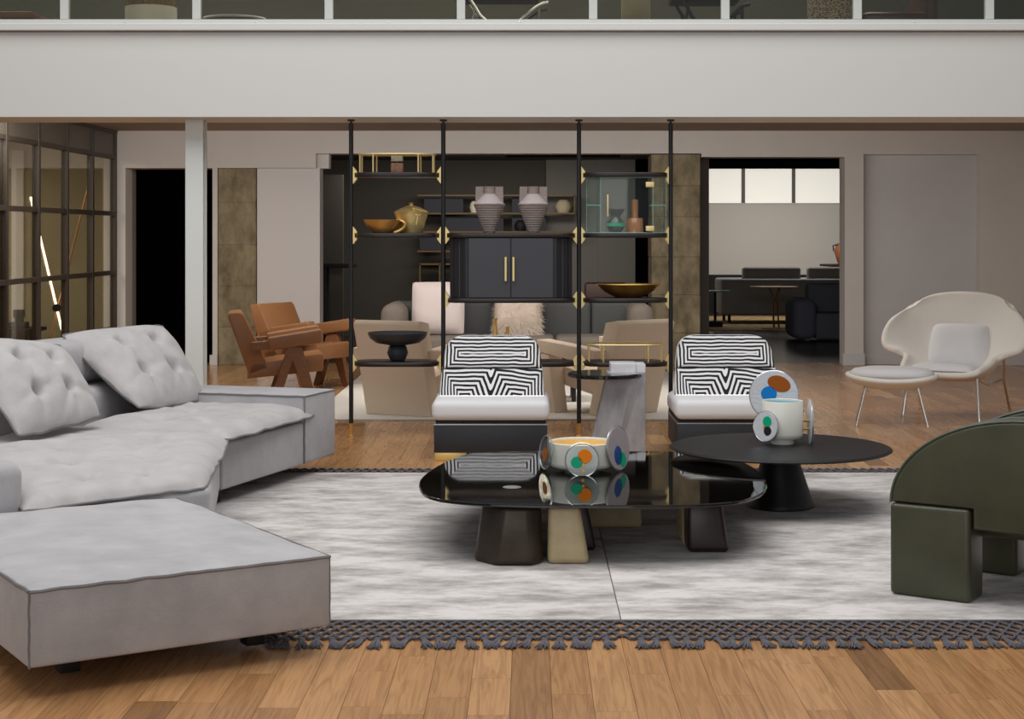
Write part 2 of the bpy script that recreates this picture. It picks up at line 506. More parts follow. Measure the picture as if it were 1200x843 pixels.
mat('bristle', (150, 124, 88), 0.95, rgb2=(84, 64, 44), vscale=30, vstretch=(6, 6, 0.3))
mat('pot_cream', (226, 218, 204), 0.7)
mat('weave', (190, 172, 150), 0.95, rgb2=(50, 40, 34), vscale=60, vstretch=(1, 1, 3), ramp=(0.42, 0.55))
mat('bench_wood', (120, 76, 52), 0.5)
mat('lamp_glow', (255, 224, 190), 0.5, emit=(255, 226, 200), estr=6.0)
mat('lamp_copper', (208, 150, 100), 0.35, metal=0.5)
stripe_mat('stripe_upper', 'upper'); stripe_mat('stripe_lower', 'lower')

# ================================================================== SETTING
DB = 18.6          # plane of the back wall
ZC = 2.69          # ceiling under the gallery
# ---- floor
bm = B(); box2(bm, (-9.5, -7, -0.12), (9, 32, -0.013)); floor = struct('floor', bm, 'floor_joint')
planks = []
PW = 0.1335
rng = random.Random(3)
x = -5.0
LENS = [0.42, 0.55, 0.7, 0.85, 1.05, 1.3]
while x < 6.3:
    y = 4.55 - rng.random() * 0.8
    while y < DB + 0.3:
        l = rng.choice(LENS); planks.append((x, y, l)); y += l
    x += PW
def plank_score(p):
    px, py, l = p; cx = px + PW / 2
    y0, y1 = max(py, 4.9), py + l
    if y1 < 5.05: return 0
    ym = (y0 + y1) / 2
    if abs(cx * F / ym + CX - 600) > 640: return 0
    if cx > -2.3 and 6.3 < y0 and y1 < 10.05: return 0
    if cx < -1.3 and y1 < 10.3: return 0
    if -2.4 < cx < 2.0 and y0 > 13.05 and y1 < 17.6: return 0
    if cx < -2.3 and y1 > 10: return 0
    return PW * F / ym * (F * EYE / y0 - F * EYE / y1)
ranked = sorted(planks, key=plank_score, reverse=True)
single = set(ranked[:290])
pmesh = {}
def plank_mesh(l):
    if l not in pmesh:
        b = B(); box2(b, (0.0007, 0.0007, -0.013), (PW - 0.0007, l - 0.0007, 0.0))
        me = bpy.data.meshes.new('plank'); b.to_mesh(me); b.free(); me.materials.append(MATS['oak_plank']); pmesh[l] = me
    return pmesh[l]
vs, fs, tones = [], [], []
for p in planks:
    px, py, l = p
    if p in single:
        o = bpy.data.objects.new('plank', plank_mesh(l)); COL.objects.link(o); o.location = (px, py, 0); o.parent = floor
    else:
        k = len(vs); e = 0.0007
        for zz in (-0.013, 0.0):
            vs += [(px + e, py + e, zz), (px + PW - e, py + e, zz), (px + PW - e, py + l - e, zz), (px + e, py + l - e, zz)]
        fs += [(k + 4, k + 5, k + 6, k + 7), (k, k + 1, k + 5, k + 4), (k + 1, k + 2, k + 6, k + 5), (k + 2, k + 3, k + 7, k + 6), (k + 3, k, k + 4, k + 7)]
        tones += [rng.random()] * 5
me = bpy.data.meshes.new('plank_field'); me.from_pydata(vs, [], fs); me.materials.append(MATS['oak_field'])
at = me.attributes.new('tone', 'FLOAT', 'FACE')
for i, t in enumerate(tones): at.data[i].value = t
o = bpy.data.objects.new('plank_field', me); COL.objects.link(o); o.parent = floor; o['kind'] = 'stuff'
# plain floors of the rooms beyond and of the hall behind the viewer
bm = B(); box2(bm, (-9.4, -6.9, -0.013), (8.9, 3.7, 0.0)); box2(bm, (-9.4, 3.7, -0.013), (-5.01, 18.9, 0.0)); box2(bm, (6.32, 3.7, -0.013), (8.9, 18.9, 0))
struct('floor_field', bm, 'floor_plain', parent=floor)
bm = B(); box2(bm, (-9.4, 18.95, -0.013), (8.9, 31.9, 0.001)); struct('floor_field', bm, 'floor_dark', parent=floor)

# ---- gallery beam, ledge and slab
bm = B(); box2(bm, (-9.3, 11.75, 2.353), (8.9, 12.35, 2.968)); struct('wall_beam', bm, 'fascia_white')
bm = B(); box2(bm, (-9.3, 11.70, 2.975), (8.9, 12.30, 3.028), 0.006); struct('trim_1', bm, 'fascia_white')
bm = B(); box2(bm, (-9.3, 12.35, ZC), (8.9, DB + 0.3, 2.96)); struct('ceiling', bm, 'ceiling_paint')
# ---- upper gallery window band
DW = 11.80
bm = B(); box2(bm, (-9.3, DW - 0.01, 3.028), (8.9, DW + 0.06, 3.066), 0.003); win = struct('window_1', bm, 'frame_grey')
bm = B(); box2(bm, (-9.3, DW - 0.01, 4.3), (8.9, DW + 0.06, 4.36), 0.003); struct('head_rail', bm, 'frame_grey', parent=win)
xs = [X_(75.5 + 154.9 * k, DW) for k in range(-4, 14)]
for k, xx in enumerate(xs):
    bm = B(); box2(bm, (xx - 0.03, DW - 0.012, 3.066), (xx + 0.03, DW + 0.05, 4.3), 0.004); struct('mullion', bm, 'frame_grey', parent=win)
    if k < len(xs) - 1:
        bm = B(); box2(bm, (xx + 0.03, DW + 0.018, 3.066), (xs[k + 1] - 0.03, DW + 0.026, 4.3)); struct('pane', bm, 'upper_glass', parent=win)
for k in (1, 3, 5, 7, 9, 11, 13):
    bm = B(); xx = X_(75.5 + 77 * k - 6, DW)
    lathe(bm, [(0, 0.006), (0.006, 0.004), (0.008, 0)], 10, Matrix.Translation((xx, DW - 0.01, 3.043)) @ Matrix.Rotation(PI / 2, 4, 'X'))
    struct('screw', bm, 'silver', parent=win)
bm = B(); box2(bm, (-9.3, 16.4, 2.96), (8.9, 16.6, 5.0)); struct('wall_gallery', bm, 'olive_wall')
bm = B(); box2(bm, (-9.3, 11.8, 4.36), (8.9, 16.6, 4.7)); struct('ceiling_gallery', bm, 'olive_wall')
# ---- back wall with its openings
def bx_(px): return X_(px, DB)
bm = B()
T = 0.32
XP_ = -4.76
def wall(x0, x1, z0, z1, d0=DB, d1=DB + T): box2(bm, (x0, d0, z0), (x1, d1, z1))
wall(XP_ - 0.04, bx_(147), 0, ZC)
wall(bx_(147), bx_(370), Z_(197, DB), ZC)
wall(bx_(370), bx_(822), Z_(180, DB), ZC)
wall(bx_(370), bx_(384), Z_(197, DB), Z_(180, DB), DB + 0.12, DB + T)
wall(bx_(822), bx_(990), Z_(184, DB), ZC)
wall(bx_(990), bx_(1012), 0, ZC)
wall(bx_(1012), bx_(1148), Z_(181, DB), ZC)
wall(bx_(1148), 8.9, 0, ZC)
wall(bx_(249), bx_(255), 0, Z_(197, DB))
struct('wall_back', bm, 'plaster')
bm = B(); box2(bm, (bx_(1005), DB + 0.14, 0), (bx_(1155), DB + 0.24, 2.5)); struct('wall_recess', bm, 'plaster_cool')
bm = B(); box2(bm, (bx_(302), DB - 0.05, 0), (bx_(375.5), DB + 0.25, Z_(197.5, DB)), 0.004); struct('wall_panel', bm, 'panel_white')
bm = B()
box2(bm, (bx_(987), DB - 0.03, 0), (bx_(1013), DB, Z_(414, DB)), 0.003)
struct('baseboard_pilaster', bm, 'plaster_cool')
bm = B(); box2(bm, (bx_(1013), DB + 0.12, 0), (bx_(1147), DB + 0.14, Z_(415, DB)), 0.003); box2(bm, (bx_(1148), DB - 0.02, 0), (8.5, DB, Z_(415, DB)), 0.003)
struct('baseboard_back', bm, 'plaster_cool')
bm = B(); box2(bm, (bx_(246), DB - 0.02, 0), (bx_(255), DB, Z_(416, DB)), 0.003); struct('baseboard_left', bm, 'panel_white')
bm = B(); box2(bm, (bx_(147) - 0.08, DB + 0.5, 0), (bx_(254), DB + 0.56, 2.42)); struct('dark_doorway_1', bm, 'dark_void')  # black sheet standing in for the darkness beyond the doorway
bm = B(); box2(bm, (bx_(147) - 0.1, DB + T, 0), (bx_(147), DB + 0.6, 2.5)); box2(bm, (bx_(147) - 0.1, DB + T, Z_(197, DB)), (bx_(255), DB + 0.6, 2.6)); box2(bm, (bx_(249), DB + T, 0), (bx_(255), DB + 0.6, 2.5)); struct('trim_2', bm, 'ceiling_paint')
def concrete_column(x0, x1, d0, d1, ztop, n, lab):
    root = bpy.data.objects.new('concrete_column', None); COL.objects.link(root); root['kind'] = 'structure'; root['label'] = lab
    root.location = ((x0 + x1) / 2, (d0 + d1) / 2, 0)
    r = random.Random(int(x0 * 10)); hs = [r.uniform(0.8, 1.2) for _ in range(n)]; s = sum(hs); z = 0
    for h in hs:
        hh = h / s * ztop; b = B(); j = r.uniform(0, 0.006)
        hx = (x1 - x0) / 2 - j; hd = (d1 - d0) / 2 - j
        box2(b, (-hx, -hd, z + 0.004), (hx, hd, z + hh - (0.004 if z + hh < ztop - .01 else 0)), 0.006, 1)
        obj('course', b, 'concrete', root, False); z += hh
    b = B(); box2(b, (-(x1 - x0) / 2 + 0.012, -(d1 - d0) / 2 + 0.012, 0), ((x1 - x0) / 2 - 0.012, (d1 - d0) / 2 - 0.012, ztop - 0.01)); obj('core', b, 'concrete', root, False)
concrete_column(bx_(255.5), bx_(301), DB - 0.02, DB + 0.42, Z_(197.5, DB), 5, 'rough concrete column behind the tan leather armchairs')
concrete_column(bx_(763), bx_(820.5), DB - 0.02, DB + 0.5, Z_(181, DB), 6, 'wide rough concrete column behind the shelving')
# side walls under the gallery and the left glazed partition
bm = B(); box2(bm, (6.3, 12.35, 0), (6.5, DB, ZC)); struct('wall_right', bm, 'plaster')
XP = -4.76
ys = [DB - 0.03 - 0.968 * k for k in range(8)]
bm = B(); box2(bm, (XP - 0.03, ys[-1], 2.36), (XP + 0.03, DB, 2.405), 0.003); wl = struct('wall_left', bm, 'bronze_frame', 'dark bronze glazed partition behind the grey sofa')
for z0 in (1.715, 1.04, 0.40, 0.0):
    bm = B(); box2(bm, (XP - 0.03, ys[-1], z0), (XP + 0.03, DB, z0 + 0.05), 0.003); struct('rail', bm, 'bronze_frame', parent=wl)
bm = B(); box2(bm, (XP - 0.04, ys[-1], ZC - 0.04), (XP + 0.04, DB, ZC), 0.003); struct('rail', bm, 'bronze_frame', parent=wl)
for k, yy in enumerate(ys):
    bm = B(); box2(bm, (XP - 0.035, yy - 0.03, 0.0), (XP + 0.035, yy + 0.03, ZC - 0.001), 0.004); struct('mullion', bm, 'bronze_frame', parent=wl)
    if k < len(ys) - 1:
        bm = B(); box2(bm, (XP - 0.02, ys[k + 1] + 0.03, 2.405), (XP + 0.015, yy - 0.03, ZC - 0.04)); struct('panel', bm, 'bronze_panel', parent=wl)
        for z0, z1 in ((1.765, 2.36), (1.09, 1.715), (0.45, 1.04), (0.05, 0.40)):
            bm = B(); box2(bm, (XP - 0.004, ys[k + 1] + 0.03, z0), (XP + 0.004, yy - 0.03, z1)); struct('pane', bm, 'partition_glass', parent=wl)
# room behind the partition
bm = B(); box2(bm, (-9.3, 19.4, 0), (bx_(147) - 0.1, 19.6, ZC)); struct('wall_study_back', bm, 'tan_wall')
bm = B(); box2(bm, (-9.5, 11.8, 0), (-9.3, 19.6, 5.0)); struct('wall_study_left', bm, 'tan_wall')
bm = B(); box2(bm, (-9.3, 12.35, 0), (XP, 12.5, ZC)); struct('wall_study_front', bm, 'tan_wall')
# steel column
ccx0, ccx1 = X_(217, 12.0), X_(238, 12.0)
bm = B()
box2(bm, (ccx0, 12.0, 0), (ccx1, 12.02, 2.353), 0.004); box2(bm, ((ccx0 + ccx1) / 2 - 0.01, 12.02, 0), ((ccx0 + ccx1) / 2 + 0.01, 12.13, 2.353))
box2(bm, (ccx0, 12.13, 0), (ccx1, 12.15, 2.353), 0.004)
o = struct('steel_column', bm, 'steel_white', 'white painted steel column carrying the gallery beam')
# back lounge room (dark)
bm = B(); box2(bm, (-4.4, 24.0, 0), (2.6, 24.2, 2.75)); struct('wall_lounge_back', bm, 'charcoal_wall')
bm = B(); box2(bm, (X_(700, 23.9), 23.82, 0), (X_(744, 23.9), 24.0, 2.75)); box2(bm, (X_(640, 23.9), 23.9, 0), (X_(700, 23.9), 24.0, 2.75)); struct('wall_lounge_panel', bm, 'grey_wall')
bm = B(); box2(bm, (X_(744, 23.9), 23.7, 0), (X_(765, 23.9), 24.0, 2.75)); struct('dark_doorway_2', bm, 'dark_void')  # black box in place of a doorway's darkness
bm = B(); box2(bm, (-4.6, DB + 0.6, 0), (-4.4, 24.2, 2.75)); struct('wall_lounge_left', bm, 'charcoal_wall')
bm = B(); box2(bm, (X_(376, 22), 21.9, 0), (X_(403, 22), 22.0, Z_(205, 22)), 0.004); struct('door_3', bm, 'charcoal_wall')
bm = B(); box2(bm, (2.0, DB + 0.5, 0), (2.12, 24.2, 2.9)); struct('wall_lounge_right', bm, 'charcoal_wall')
bm = B(); box2(bm, (-4.6, DB + T, 2.60), (2.12, 24.2, 2.8)); struct('ceiling_lounge', bm, 'charcoal_wall')
for (x0, x1, d) in ((-0.3, 1.2, 21.3), (0.5, 1.7, 20.2)):
    bm = B(); box2(bm, (x0, d, 2.52), (x1, d + 0.12, 2.60), 0.004); tr = struct('trim_3', bm, 'black_matte')
# far right room
DR = 31.0
bm = B(); box2(bm, (1.9, DR, 0.733), (9, DR + 0.2, 2.095)); struct('wall_far', bm, 'room_white')
bm = B(); box2(bm, (1.9, DR - 0.12, 0), (9, DR + 0.2, 0.733)); struct('wall_far_wainscot', bm, 'black_matte')
bm = B(); box2(bm, (1.9, DR - 0.01, 2.07), (9, DR + 0.08, 2.105), 0.004); fw = struct('window_2', bm, 'frame_grey')
for a, b_ in ((800, 869), (873.5, 928), (932, 988), (992, 1046), (1050, 1104)):
    bm = B(); box2(bm, (X_(a, DR), DR + 0.02, 2.105), (X_(b_, DR), DR + 0.05, 2.78)); struct('pane', bm, 'window_lit', parent=fw)
    bm = B(); box2(bm, (X_(b_, DR), DR - 0.01, 2.105), (X_(b_ + 4, DR), DR + 0.06, 2.78)); struct('mullion', bm, 'bronze_panel', parent=fw)
bm = B(); box2(bm, (1.9, DB + T, 2.757), (9, DR + 0.3, 2.9)); struct('ceiling_far', bm, 'black_flat')
bm = B(); box2(bm, (8.9, DB + T, 0), (9.1, DR + 0.3, 2.9)); struct('wall_far_right', bm, 'room_white')
bm = B(); box2(bm, (2.0, 24.2, 0), (2.12, DR, 2.9)); struct('wall_far_left', bm, 'room_white')
area_light('far_room_fill', (4.6, 28.2, 2.7), (math.radians(25), 0, 0), 3.0, 0.6, 95, (1, 0.96, 0.9))  # added fill, no fitting, brightens the far wall and furniture
area_light('study_fill', (-6.6, 16.5, 2.6), (0, 0, 0), 1.5, 2.5, 110, (1, 0.96, 0.88))  # added overhead fill so the study reads through the glass

# ================================================================== RUGS
def rug(name, label, x0, x1, y0, y1, group):
    t = thing(name, label, 'rug', ((x0 + x1) / 2, (y0 + y1) / 2, 0), 0, group)
    ox, oy = t.location.x, t.location.y
    b = B(); box2(b, (x0 - ox, y0 - oy, 0.0005), (x1 - ox, y1 - oy, 0.014), 0.004); obj('pile', b, 'rug_pile', t)
    b = B(); box2(b, (x0 - ox, y0 - oy - 0.012, 0.0005), (x1 - ox, y0 - oy + 0.004, 0.012), 0.003); obj('hem', b, 'rug_edge', t)
    # knotted net at the near and the far end
    p = 0.056; n = int((x1 - x0) / p); r = random.Random(5)
    def net(yb, dirn, rows, rh, xmin, rad):
        b = B()
        for row in range(rows):
            ya = yb + dirn * rh * row; yc = yb + dirn * rh * (row + 1)
            for i in range(n + 1):
                xa = x0 + (i + (0.5 if row % 2 else 0)) * p
                if xa < xmin or xa > x1 - 0.01: continue
                for sgn in (-1, 1):
                    xb = xa + sgn * p / 2
                    if xb < x0 or xb > x1: continue
                    j = r.uniform(-0.005, 0.005)
                    tube(b, [(xa - ox, ya - oy, 0.007), ((xa + xb) / 2 - ox, (ya + yc) / 2 - oy + j, 0.0078), (xb + j - ox, yc - oy, 0.007)], rad, 5)
                # the knot
                box(b, (xa - ox, ya - oy, 0.0078), (rad * 3.0, rad * 3.8, 0.0128), rad * 1.2, 1, Matrix.Rotation(r.uniform(0, 1), 4, 'Z'))
        o = obj('fringe_net', b, 'fringe_yarn', t); o['kind'] = 'stuff'
    net(y0 - 0.015, -1, 5, 0.0524, -1.0, 0.0062)
    net(y1 + 0.005, 1, 3, 0.07, -9, 0.0066)
    def tassel():
        b = B()
        for k in range(13):
            a = (k - 6) / 5.5
            tube(b, [(a * 0.004, 0, 0.0075), (a * 0.012 + r.uniform(-.004, .004), -0.05, 0.0072), (a * 0.023 + r.uniform(-.005, .005), -0.105 - r.uniform(0, 0.03), r.uniform(0.0035, 0.009))], 0.0036, 5, r2=0.0030)
        lathe(b, [(0, 0.0142), (0.011, 0.0128), (0.015, 0.008), (0.012, 0.003), (0, 0.001)], 8)
        me = bpy.data.meshes.new('tassel'); b.to_mesh(me); b.free(); me.materials.append(MATS['fringe_yarn'])
        for q in me.polygons: q.use_smooth = True
        return me
    ms = [tassel() for _ in range(4)]
    for i in range(n + 1):
        xa = x0 + i * p
        if xa < max(-1.0, x0 + 0.025) or xa > x1 - 0.025: continue
        o = bpy.data.objects.new('tassel', ms[i % 4]); COL.objects.link(o); o.parent = t
        o.location = (xa - ox, y0 - 0.015 - 0.262 - oy + r.uniform(-0.008, 0.008), 0); o.rotation_euler = (0, 0, r.uniform(-0.3, 0.3))
    return t
rug('area_rug', 'silver grey distressed rug running under the grey sofa and its ottoman', -2.35, 0.3535, 6.26, 10.12, 'pair of fringed rugs laid side by side')
rug('area_rug', 'silver grey distressed rug under the green armchair and round black table', 0.3565, 3.3, 6.26, 10.12, 'pair of fringed rugs laid side by side')
b = B(); box2(b, (-1.78, 13.07, 0.0005), (2.05, 17.6, 0.016), 0.006)
tag(obj('white_rug', b, 'white_rug'), 'plain white carpet under the beige angular armchairs', 'rug')

# ================================================================== SOFA
def add_foot(b, x, y, z1=0.1, s=0.035): box2(b, (x - s, y - s, 0.014), (x + s, y + s, z1 + 0.004), 0.004)
# --- ottoman / chaise in the foreground
FL_ = U(33, 785, 0.10); FR_ = U(388, 734, 0.10); FAR_ = U(225, 583, 0.345)
e1 = Vector((FR_.x - FL_.x, FR_.y - FL_.y, 0)); L1 = e1.length; e1.normalize()
e2 = Vector((-e1.y, e1.x, 0)); L2 = (FAR_ - FR_).to_2d().length
ott = thing('sofa_ottoman', 'large low square ottoman in grey nubuck at the near end of the sofa', 'ottoman', (FL_.x, FL_.y, 0), math.atan2(e1.y, e1.x))
ZB, ZT = 0.10, 0.350
b = B(); box2(b, (0, 0, ZB), (L1, L2, ZT), 0.012, 3)
bmesh.ops.subdivide_edges(b, edges=[e for e in b.edges if e.calc_length() > 0.5], cuts=14, use_grid_fill=True)
for v in b.verts:
    u, q = v.co.x / L1, v.co.y / L2
    if v.co.z > ZT - 0.02 and 0 <= u <= 1 and 0 <= q <= 1:
        v.co.z += 0.028 * (max(0, min(1, 16 * u * (1 - u) * q * (1 - q)))) ** 0.6 + 0.005 * noise.noise(Vector((v.co.x * 5, v.co.y * 5, 0)))
obj('body', b, 'nubuck', ott)
b = B()
def wob_line(a, c, n=30, amp=0.0035, sd=0):
    a = Vector(a); c = Vector(c)
    return [a.lerp(c, i / n) + Vector((noise.noise(Vector((i * .5, sd, 0))), noise.noise(Vector((i * .5, sd, 5))), noise.noise(Vector((i * .5, sd, 9))))) * amp for i in range(n + 1)]
zz = ZT - 0.003
tube(b, wob_line((0.004, 0.004, zz), (L1 - 0.004, 0.004, zz), sd=1), 0.0065, 6); tube(b, wob_line((L1 - 0.004, 0.004, zz), (L1 - 0.004, L2, zz), sd=2), 0.0065, 6)
tube(b, wob_line((0.004, 0.004, zz), (0.004, L2, zz), sd=3), 0.0065, 6)
obj('top_piping', b, 'piping_grey', ott)
for (xx, yy) in ((0.005, 0.005), (L1 - 0.005, 0.005)):
    b = B(); tube(b, wob_line((xx, yy, ZB), (xx, yy, zz), 12, 0.002, xx), 0.005, 6); obj('corner_piping', b, 'piping_grey', ott)
for xx, yy in ((0.2, 0.24), (L1 - 0.2, 0.24), (0.2, L2 - 0.14), (L1 - 0.16, L2 - 0.14)):
    b = B(); add_foot(b, xx, yy); obj('foot', b, 'black_foot', ott)

# --- the sofa
F1 = U(261, 575, .10); FM = U(363, 545, .10); F2 = U(393, 533, .10)
bd = Vector((0.32, 0.947, 0)).normalized(); dd = Vector((-bd.y, bd.x, 0))
fd = Vector((F2.x - F1.x, F2.y - F1.y, 0)).normalized()       # right module front line
nd = Vector((-fd.y, fd.x, 0))
SO = Vector((-2.2, 9.0, 0))
sofa = thing('modular_sofa', 'low grey nubuck modular sofa with tufted seat pads and one flat arm', 'sofa', SO)
def so(b): return dict(off=SO)
f1 = Vector((F1.x, F1.y, 0)); fm = Vector((FM.x, FM.y, 0)); f2 = Vector((F2.x, F2.y, 0))
DEP = 1.18
armw = (f2 - f1).dot(fd) - (fm - f1).dot(fd)
# right seat base
poly = [f1, f1 + fd * ((fm - f1).dot(fd) - 0.004), f1 + fd * ((fm - f1).dot(fd) - 0.004) + nd * DEP, f1 + nd * DEP]
b = B(); prism(b, [(p.x, p.y) for p in poly], 0.10, 0.355, 0.015, 3); obj('seat_base', b, 'nubuck', sofa, off=SO)
# arm
a0 = f1 + fd * ((fm - f1).dot(fd)) - nd * 0.004; a1 = f1 + fd * ((f2 - f1).dot(fd)) - nd * 0.004
poly = [a0, a1, a1 + nd * 1.06, a0 + nd * 1.06]
b = B(); prism(b, [(p.x, p.y) for p in poly], 0.10, 0.52, 0.022, 3); arm = obj('arm', b, 'nubuck', sofa, off=SO)
b = B(); up = Vector((0, 0, 0.514))
tube(b, wob_line(a0 + up, a0 + nd * 1.04 + up, 24, 0.003, 4), 0.0055, 6); tube(b, wob_line(a0 + up, a0 + Vector((0, 0, 0.105)), 14, 0.002, 6), 0.005, 6)
tube(b, wob_line(a1 + up, a1 + nd * 1.04 + up, 24, 0.002, 5), 0.004, 6); tube(b, wob_line(a0 + up, a1 + up, 10, 0.002, 7), 0.004, 6)
obj('piping', b, 'piping_grey', arm, off=SO)
# middle seat base, a wedge
m1 = U(243, 574, 0.36); m1 = Vector((m1.x + 0.0, m1.y + 0.06, 0)); m2 = f1 + Vector((-0.012, -0.02, 0))
nl = U(30, 597, 0.36); nl = Vector((nl.x, nl.y + 0.05, 0)); nld = (nl - m1).normalized()
poly = [m1, m2, m2 + nd * 1.16, m1 + nld * 1.75]
b = B(); prism(b, [(p.x, p.y) for p in poly], 0.10, 0.355, 0.03, 4); obj('seat_base', b, 'nubuck', sofa, off=SO)
# near end bolster
q0 = nl + nld * 0.01
bq = Vector((-nld.y, nld.x, 0)) * -1
if bq.y < 0: bq = -bq
poly = [q0, q0 + nld * 0.75, q0 + nld * 0.75 + bq * 0.55, q0 + bq * 0.16]
b = B(); prism(b, [(p.x, p.y) for p in poly], 0.10, 0.555, 0.07, 6); bol = obj('bolster', b, 'nubuck', sofa, off=SO)
# seat pads (tufted)
zp = 0.385
R_a = U(268, 516, zp + 0.01); R_b = U(371, 487, zp); R_d = R_b + nd * 0.95; R_c = R_a + nd * 0.98
R_d.z = R_c.z = zp + 0.01
tf = [(u, v, 0.030, 0.085) for u in (0.25, 0.62) for v in (0.28, 0.62)]
b, bnd = cushion_bm(R_a, R_b, R_d, R_c, 0.07, 0.02, tf, 66, 60, 0.16, 0.02, 0.010, 0.010, 3, folds=[(u, v, u + du, v + dv, .012, .03) for u in (0.25, 0.62) for v in (0.28, 0.62) for du, dv in ((.22, .05), (-.2, -.08), (.05, .25), (-.04, -.24))])
pad = obj('seat_pad', b, 'nubuck_pad', sofa, off=SO)
b = B(); tube(b, bnd, 0.006, 6, True); obj('piping', b, 'piping_grey', pad, off=SO)
M_a = U(27, 600, zp - 0.03); M_b = U(240, 573, zp - 0.03); M_c = U(269, 516, zp + 0.01); M_d = M_a + Vector((-0.45, 2.0, 0)); M_d.z = zp + 0.01
M_cb = M_c + nd * 0.98
# pad as two quads is visually one: widen the far side to the back line
M_d = Vector((-2.86, 8.1, zp + 0.01))
tf = [(u, v, 0.034, 0.10) for u in (0.36, 0.68) for v in (0.2, 0.5, 0.8)]
b, bnd = cushion_bm(M_a, M_b, M_c, M_d, 0.075, 0.02, tf, 70, 84, 0.17, 0.01, 0.012, 0.010, 8, folds=[(u, v, u + du, v + dv, .014, .032) for u in (0.36, 0.68) for v in (0.2, 0.5, 0.8) for du, dv in ((.24, .04), (-.22, -.05), (.06, .16), (-.06, -.17))])
pad = obj('seat_pad', b, 'nubuck_pad', sofa, off=SO)
b = B(); tube(b, bnd, 0.006, 6, True); obj('piping', b, 'piping_grey', pad, off=SO)
b, bnd = cushion_bm(Vector((M_c.x, M_c.y, zp)), Vector((R_c.x, R_c.y, zp)), Vector((R_c.x - .35, R_c.y - .05, zp)), Vector((M_d.x, M_d.y, zp)), 0.06, 0.01, (), 30, 20, 0.14, 0, 0.004, 0.01, 2)
obj('corner_pad', b, 'nubuck_pad', sofa, off=SO)
# backrest: two stacked rolls per module, leaning back
def backrest(p0, p1, lab):
    ax = (p1 - p0); ln = ax.length; ax.normalize(); out = Vector((-ax.y, ax.x, 0))
    prof = []
    def roll(c, rx, rz, a0, a1, n=10):
        return [(c[0] + rx * math.copysign(abs(math.cos(a)) ** 0.55, math.cos(a)), c[1] + rz * math.copysign(abs(math.sin(a)) ** 0.55, math.sin(a))) for a in [a0 + (a1 - a0) * i / n for i in range(n + 1)]]
    lower = roll((0.20, 0.475), 0.16, 0.135, -PI * 0.5, PI * 1.5, 26)[:-1]
    upper = roll((0.33, 0.745), 0.17, 0.135, -PI * 0.5, PI * 1.5, 26)[:-1]
    for nm, pr in (('lower_roll', lower), ('upper_roll', upper)):
        b = B(); rings = []
        for k, s in enumerate([0, 0.012, 0.04, 0.09] + [0.09 + (ln - 0.18) * i / 8 for i in range(1, 8)] + [ln - 0.09, ln - 0.04, ln - 0.012, ln]):
            e = min(s, ln - s); sc = 1.0 if e >= 0.09 else (0.86 + 0.14 * math.sqrt(max(0, 1 - (1 - e / 0.09) ** 2)))
            cxm = sum(p[0] for p in pr) / len(pr); czm = sum(p[1] for p in pr) / len(pr)
            rings.append([b.verts.new(p0 + ax * s + out * (cxm + (p[0] - cxm) * sc) + Vector((0, 0, czm + (p[1] - czm) * sc))) for p in pr])
        for A_, C_ in zip(rings, rings[1:]):
            for i in range(len(pr)): b.faces.new((A_[i], A_[(i + 1) % len(pr)], C_[(i + 1) % len(pr)], C_[i]))
        b.faces.new(rings[0][::-1]); b.faces.new(rings[-1])
        obj('backrest_' + nm, b, 'nubuck', sofa, off=SO)
bl0 = Vector((-2.47, 9.02, 0))
backrest(bl0 + dd * 0.17 + bd * 0.012, bl0 + dd * 0.17 + bd * 1.15, '')
backrest(bl0 + dd * 0.10 - bd * 1.75, bl0 + dd * 0.10 - bd * 0.012, '')
b = B()
prism(b, [(p.x, p.y) for p in (bl0 + dd * .40 - bd * 1.7, bl0 + dd * .40 + bd * 1.12, bl0 + dd * .68 + bd * 1.12, bl0 + dd * .68 - bd * 1.7)], 0.10, 0.70, 0.03, 3); obj('back_panel', b, 'nubuck', sofa, off=SO)
for p in (f1 + nd * .12 + fd * .12, f2 + nd * .35 - fd * .3, f2 + nd * .9 - fd * .3, f1 + nd * 1.05 + fd * .1, m1 + nld * .15 + Vector((-.12, .3, 0)), m1 + nld * 1.4 + Vector((0, .25, 0))):
    b = B(); add_foot(b, p.x, p.y); obj('foot', b, 'black_foot', sofa, off=SO)
# loose back cushions
tf4 = [(u, v, 0.028, 0.040) for u in (0.33, 0.68) for v in (0.36, 0.70)]
fo4 = [(0.33, 0.36, 0.30, 0.02, .022, .028), (0.68, 0.36, 0.72, 0.02, .022, .028), (0.33, 0.36, 0.03, 0.22, .018, .03), (0.68, 0.36, 0.97, 0.22, .018, .03),
       (0.33, 0.36, 0.36, 0.70, .016, .03), (0.68, 0.36, 0.64, 0.70, .016, .03), (0.33, 0.70, 0.10, 0.97, .018, .03), (0.68, 0.70, 0.92, 0.97, .018, .03),
       (0.33, 0.36, 0.68, 0.42, .012, .03), (0.33, 0.70, 0.5, 0.96, .014, .03), (0.68, 0.70, 0.55, 0.96, .014, .03), (0.33, 0.36, 0.52, 0.03, .014, .026), (0.68, 0.36, 0.48, 0.05, .014, .026)]
def back_cushion(label, a, bb, c, d, seed):
    a, bb, c, d = map(Vector, (a, bb, c, d))
    o0 = (a + bb) / 2
    t = thing('back_cushion', label, 'cushion', o0, 0, 'loose back cushions of the grey sofa')
    b, bnd = cushion_bm(a, bb, c, d, 0.105, 0.07, tf4, 76, 66, 0.24, 0.06, 0.012, 0.010, seed, 2.0, fo4)
    obj('cover', b, 'nubuck_pad', t, off=o0)
    b = B(); tube(b, bnd, 0.007, 6, True); obj('piping', b, 'piping_grey', t, off=o0)
